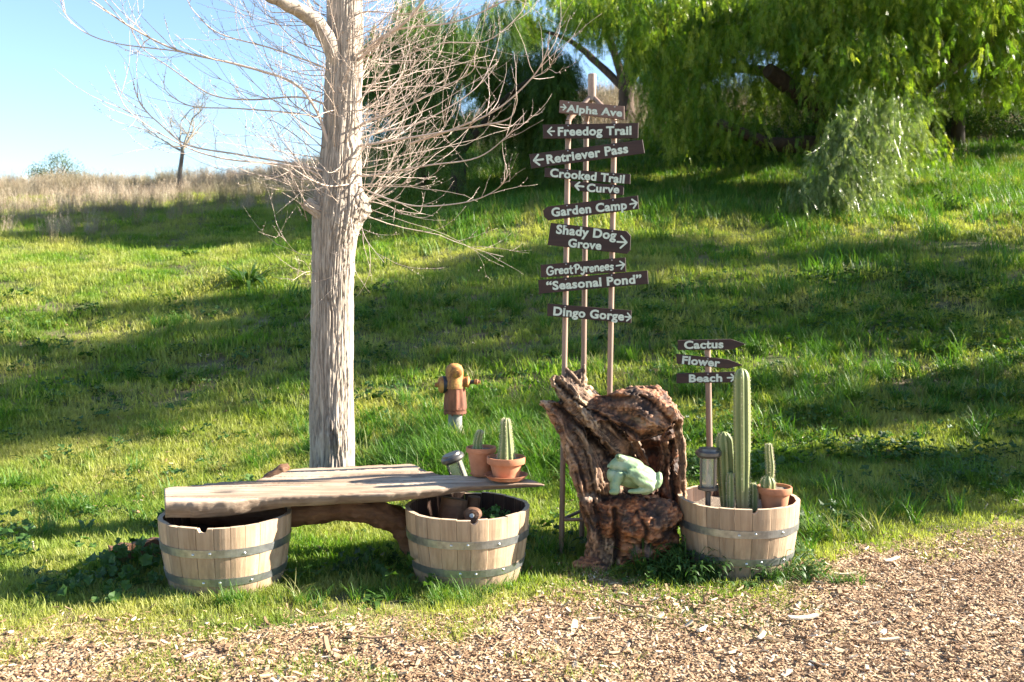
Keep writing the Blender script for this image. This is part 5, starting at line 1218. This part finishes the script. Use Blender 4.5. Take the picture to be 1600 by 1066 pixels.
for _ in range(60):
    f = random.random(); z_ = 3.6 + 3.5 * f; a = random.random() * 6.28; el = random.uniform(.1, .9)
    twig((at(538, 0, YT).x, YT, z_), (math.cos(a) * math.cos(el), math.sin(a) * math.cos(el), math.sin(el)), random.uniform(1.2, 2.4) * (1 - .5 * f), .012, 0)
o = mesh_np('twigs', tw.V, tw.F, m_twig, tree, True); o['kind'] = 'stuff'

# ================================================================ TREES BEYOND
m_trunk = simple('brown_bark', (.065, .040, .025), .9, 0, .45, 9, (1, 1, .25), 1, .03)
m_trunkd = simple('dark_bark', (.045, .034, .024), .9, 0, .4, 9, (1, 1, .25), 1, .03)
def clusters_to_pts(cl, per, sag=.5):
    """cl: (x,y,z,rx,rz,weight) hanging masses -> strand anchor points"""
    P_ = []
    for (x, y, z, rx, rz, w) in cl:
        n = int(per * w); d = RNG.normal(0, 1, (n, 3)); d /= np.linalg.norm(d, axis=1)[:, None]; r = RNG.random(n)[:, None] ** .33
        d = d * r; d[:, 2] = np.where(d[:, 2] < 0, d[:, 2] * sag, d[:, 2]); P_.append(np.array([x, y, z]) + d * np.array([rx, rx, rz]))
    return np.concatenate(P_)
def limb(root, pts, r0, r1, m, name='limb', n=10, k=16):
    q = crom([tuple(p) for p in pts], k); V, Fc = tube([Vector(p) for p in q], np.linspace(r0, r1, k), n); V = np.array([tuple(v) for v in V]); V += (fbm(V[:, 0] * 3, V[:, 1] * 3, V[:, 2] * 3, 3)[:, None] - .5) * r0 * .5
    mesh_np(name, V, Fc, m, root)
def weeping(x, y, Ht, Rc, label, coll, m=m_trunk, n=3200, seed=1, sc=(.7, 1.3), zmin=1.6, group='pepper trees on the hill', cat='tree', name='pepper_tree', lean=0, extra=None, ncl=26, fill=1.0, thin=None):
    rg = random.Random(seed); g0 = Hs(x, y); root = empty(name, (x, y, g0), label, cat, group); B = Vector((x, y, g0 - .1)); fork = B + Vector((lean, 0, Ht * .22))
    limb(root, [B, B + Vector((lean * .3, 0, Ht * .12)), fork], Rc * .085, Rc * .06, m, 'trunk', 14)
    cl = []
    for i in range(ncl):
        a = rg.random() * 6.283; e = rg.random() ** .7; rr = Rc * (.25 + .72 * e) ; zz = g0 + Ht * (.98 - .42 * e * rg.uniform(.6, 1.3)) - Ht * .05
        p = Vector((x + lean + rr * math.cos(a), y + rr * math.sin(a), zz)); cl.append((*p, Rc * rg.uniform(.12, .24), Ht * rg.uniform(.05, .12), rg.uniform(.5, 1.5)))
        if i % 3 == 0: limb(root, [fork, fork.lerp(p, .5) + Vector((0, 0, Ht * .06)), p], Rc * .035, Rc * .008, m)
    Pn = clusters_to_pts(cl, n / ncl)
    # curtains: each cluster sheds lower strands towards zmin at the rim
    low = Pn.copy(); rim = np.hypot(low[:, 0] - x - lean, low[:, 1] - y) / Rc; dz = RNG.random(len(low)) ** 1.2 * np.clip(rim * 1.2, .3, 1.1) * (low[:, 2] - g0 - zmin); low[:, 2] -= np.maximum(dz, 0) * fill
    P2 = np.concatenate([Pn, low[RNG.random(len(low)) < .85]])
    if extra is not None: P2 = np.concatenate([P2, extra])
    if thin is not None: P2 = P2[thin(P2)]
    rot = np.stack([RNG.normal(0, .32, len(P2)), RNG.normal(0, .32, len(P2)), RNG.uniform(0, 6.28, len(P2))], -1)
    scatter('crown', P2, rot, RNG.uniform(*sc, len(P2)), coll, root)['kind'] = 'stuff'; return root
big_t = weeping(9.2, 23.8, 6.0, 6.4, 'huge weeping pepper tree with bright green hanging foliage filling the upper right', S_pep, n=5400, seed=3, ncl=52, zmin=.8, sc=(.9, 1.5), fill=1.05, thin=lambda p: ~((p[:, 0] / p[:, 1] > .42) & (p[:, 2] < 6.25 - (p[:, 1] - 22) * -.1)))
for pts, r0, r1 in (([at(1390, 330, 21.5), at(1335, 240, 21), at(1300, 190, 20.5), at(1262, 158, 19.8), at(1200, 110, 19)], .36, .14),
                    ([at(1345, 250, 21), at(1290, 228, 20), at(1230, 226, 19.3), at(1185, 220, 18.8), at(1120, 190, 18.4)], .24, .08),
                    ([at(1355, 260, 21.2), at(1345, 180, 21), at(1350, 90, 20.8), at(1362, -10, 20.5)], .24, .13),
                    ([at(1365, 260, 21.2), at(1372, 190, 20.8), at(1378, 110, 20.6), at(1372, 20, 20.5)], .16, .09),
                    ([at(1400, 210, 21.2), at(1450, 118, 20.5), at(1520, 60, 20.2), at(1600, 28, 20)], .2, .09)):
    limb(big_t, pts, r0, r1, m_trunk, n=12, k=24)
n = 5000; pxx = RNG.uniform(870, 1640, n); pyy = -60 + 270 * RNG.random(n) ** .9; pyy = np.where((pxx > 1190) & (pxx < 1340) & (pyy > 130), pyy - 130, pyy); pyy = np.where(pxx < 1010, pyy * .45 - 20, pyy); pyy = np.where(pxx > 1440, pyy * .62, pyy)
kk = fbm(pxx * .012, pyy * .016, 3, 3) > .45; P_ = np.array([tuple(at(a, b, Y)) for a, b, Y in zip(pxx[kk], pyy[kk], RNG.uniform(17.8, 20.5, kk.sum()))])
scatter('hanging_foliage', P_, np.stack([RNG.normal(0, .3, len(P_)), RNG.normal(0, .3, len(P_)), RNG.uniform(0, 6.28, len(P_))], -1), RNG.uniform(.8, 1.3, len(P_)), S_pep, big_t)['kind'] = 'stuff'
# low skirt of pale leaves reaching the ground in front of the trunk
n = 1250; f = RNG.random(n); sx_ = RNG.normal(0, 1, n); cxp = np.interp(f, [0, .4, 1], [1385, 1350, 1300]); wd = np.interp(f, [0, .5, 1], [62, 60, 74])
P_ = []
for i in range(n):
    if abs(sx_[i]) > 1.7: continue
    Y = 17.1 + RNG.normal(0, .45) - .5 * f[i]; p = at(cxp[i] + sx_[i] * wd[i] * .66 + 8 * math.sin(i * 12.9898), 168 + f[i] * 168 + 18 * math.sin(i * 4.7), Y); P_.append((p.x, p.y, p.z + .2))
P_ = np.array(P_); P_ = P_[P_[:, 2] > H(P_[:, 0], P_[:, 1]) + .35]
scatter('drooping_branch', P_, np.stack([RNG.normal(0, .35, len(P_)), RNG.normal(0, .35, len(P_)), RNG.uniform(0, 6.28, len(P_))], -1), RNG.uniform(.55, 1.35, len(P_)), S_pepl, big_t)['kind'] = 'stuff'
n = 620; P_ = np.array([tuple(at(a, b, Y)) for a, b, Y in zip(RNG.normal(1365, 48, n), RNG.uniform(40, 235, n), RNG.uniform(17.0, 18.6, n))])
scatter('hanging_foliage', P_, np.stack([RNG.normal(0, .3, n), RNG.normal(0, .3, n), RNG.uniform(0, 6.28, n)], -1), RNG.uniform(.7, 1.2, n), S_pep, big_t)['kind'] = 'stuff'
for a, b in ((1330, 300), (1370, 280), (1310, 330)): limb(big_t, [at(1345, 232, 19.5), at((1345 + a) / 2 + 10, (232 + b) / 2 - 14, 18), at(a, b, 17.1)], .06, .015, m_trunk, n=6, k=12)
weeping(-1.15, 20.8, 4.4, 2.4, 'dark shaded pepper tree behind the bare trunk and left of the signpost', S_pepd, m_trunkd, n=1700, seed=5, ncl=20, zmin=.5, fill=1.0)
weeping(3.4, 29, 6.2, 3.8, 'pepper tree rising behind the top of the signpost', S_pep, m_trunk, n=1100, seed=8, ncl=22, zmin=3.3, sc=(.8, 1.4), fill=.95)
weeping(-2.0, 21.6, 4.4, 1.8, 'thin yellowish willow-like tree behind the upper bare trunk', S_pep, m_trunk, n=420, seed=12, ncl=14, zmin=2.3, sc=(.9, 1.4), fill=.5)
weeping(12.4, 27.0, 5.6, 2.4, 'dark thin tree behind the right end of the pepper tree', S_pepd, m_trunkd, n=700, seed=27, ncl=14, zmin=2.3, sc=(.9, 1.4), fill=.6)
weeping(14.6, 26.2, 6.0, 2.8, 'dark tree with several thin trunks at the far right edge', S_pepd, m_trunkd, n=1300, seed=21, ncl=18, zmin=2.3, sc=(.9, 1.4), fill=.6)
# bushes
def bush(x, y, r, h, label, coll, n, name='bush', group='bushes under the trees', cat='bush'):
    g0 = Hs(x, y); root = empty(name, (x, y, g0), label, cat, group); d = RNG.normal(0, 1, (n, 3)); d /= np.linalg.norm(d, axis=1)[:, None]; d *= (RNG.random(n) ** .4)[:, None]; d[:, 2] = np.abs(d[:, 2])
    Pn = np.array([x, y, g0 + .1]) + d * np.array([r, r * .8, h]); rr = RNG.uniform(0, 6.28, (n, 3)); scatter('foliage', Pn, rr, RNG.uniform(.6, 1.2, n), coll, root)['kind'] = 'stuff'
    for k in range(5):
        a = random.random() * 6.28; limb(root, [Vector((x, y, g0 - .05)), Vector((x + r * .3 * math.cos(a), y + r * .3 * math.sin(a), g0 + h * .4)), Vector((x + r * .6 * math.cos(a), y + r * .6 * math.sin(a), g0 + h * .8))], .03, .01, m_trunkd, 'stem', 6, 8)
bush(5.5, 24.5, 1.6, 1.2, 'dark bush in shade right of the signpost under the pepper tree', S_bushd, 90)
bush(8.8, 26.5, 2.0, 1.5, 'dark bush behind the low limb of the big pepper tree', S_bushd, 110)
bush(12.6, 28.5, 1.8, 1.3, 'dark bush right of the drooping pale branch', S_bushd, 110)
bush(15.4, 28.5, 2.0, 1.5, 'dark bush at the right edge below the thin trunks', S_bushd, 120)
bush(-14.6, 31, .8, .9, 'small green bush alone on the dry skyline at left', S_bush, 30, group=None)
# small bare tree on the ridge
def ridge_tree(px_, Y, h):
    p = at(px_, 300, Y); g0 = Hs(p.x, Y); root = empty('bare_tree', (p.x, Y, g0), 'small leafless tree with a dark trunk alone on the dry ridge at left', 'tree', 'leafless trees'); B = Vector((p.x, Y, g0 - .05)); mb = MB(); tw_ = MB()
    fork = B + Vector((.10, 0, h * .38)); mb.tube([B, B.lerp(fork, .5) + Vector((-.04, 0, 0)), fork], [.075, .058, .05], 10); mb.obj('trunk', simple('grey_bark', (.16, .13, .10), .9, 0, .3, 9), root)
    def rec(p, d, L, r, lv):
        pts = [Vector(p)]; d = Vector(d)
        for i in range(5): d = (d + Vector((random.gauss(0, .16), random.gauss(0, .16), random.gauss(.02, .1)))).normalized(); pts.append(pts[-1] + d * L / 5)
        tw_.tube(pts, [r * (1 - .12 * i) for i in range(6)], 5 if lv < 2 else 3, False)
        if lv < 5:
            for _ in range(3 if lv < 3 else 2):
                k = random.randint(2, 5); s = Vector((random.gauss(0, 1), random.gauss(0, .8), random.gauss(.1, .6))).normalized(); rec(pts[k], (d * .75 + s * .75).normalized(), L * random.uniform(.55, .8), r * .55, lv + 1)
    for a in ((.75, 0, .8), (-.5, .2, .8), (.2, -.2, 1), (-.9, 0, .45), (.5, .3, .9)): rec(fork, Vector(a).normalized(), h * .29, .032, 0)
    o = mesh_np('branches', tw_.V, tw_.F, simple('lichen_twig', (.27, .24, .18), .8, 0, .2, 10, bmp=0), root); o['kind'] = 'stuff'
ridge_tree(281, 26, 3.1)
# trees right of the view that throw the long shadows over the slope
def ball(c, r, n): 
    d = RNG.normal(0, 1, (n, 3)); d /= np.linalg.norm(d, axis=1)[:, None]; return np.array(c) + d * (RNG.random(n) ** .4)[:, None] * np.array(r)
weeping(11.5, 13.5, 8.8, 2.3, 'tall leafy pepper tree beyond the right edge shading the slope', S_pep, m_trunk, n=1900, seed=41, ncl=20, zmin=1.2, sc=(.8, 1.4),
        extra=np.concatenate([ball((11.5, 11.1, 9.0), (1, 1.5, 1.1), 460), ball((11.3, 12.0, 4.9), (.9, 1.3, 1.3), 330)]))
weeping(9.2, 8.6, 3.8, 2.1, 'low pepper tree beyond the right edge nearest the mulch path', S_pep, m_trunk, n=1300, seed=42, ncl=16, zmin=.6, sc=(.6, 1.1), extra=ball((9.4, 9.8, 4.9), (.6, .6, .8), 130))
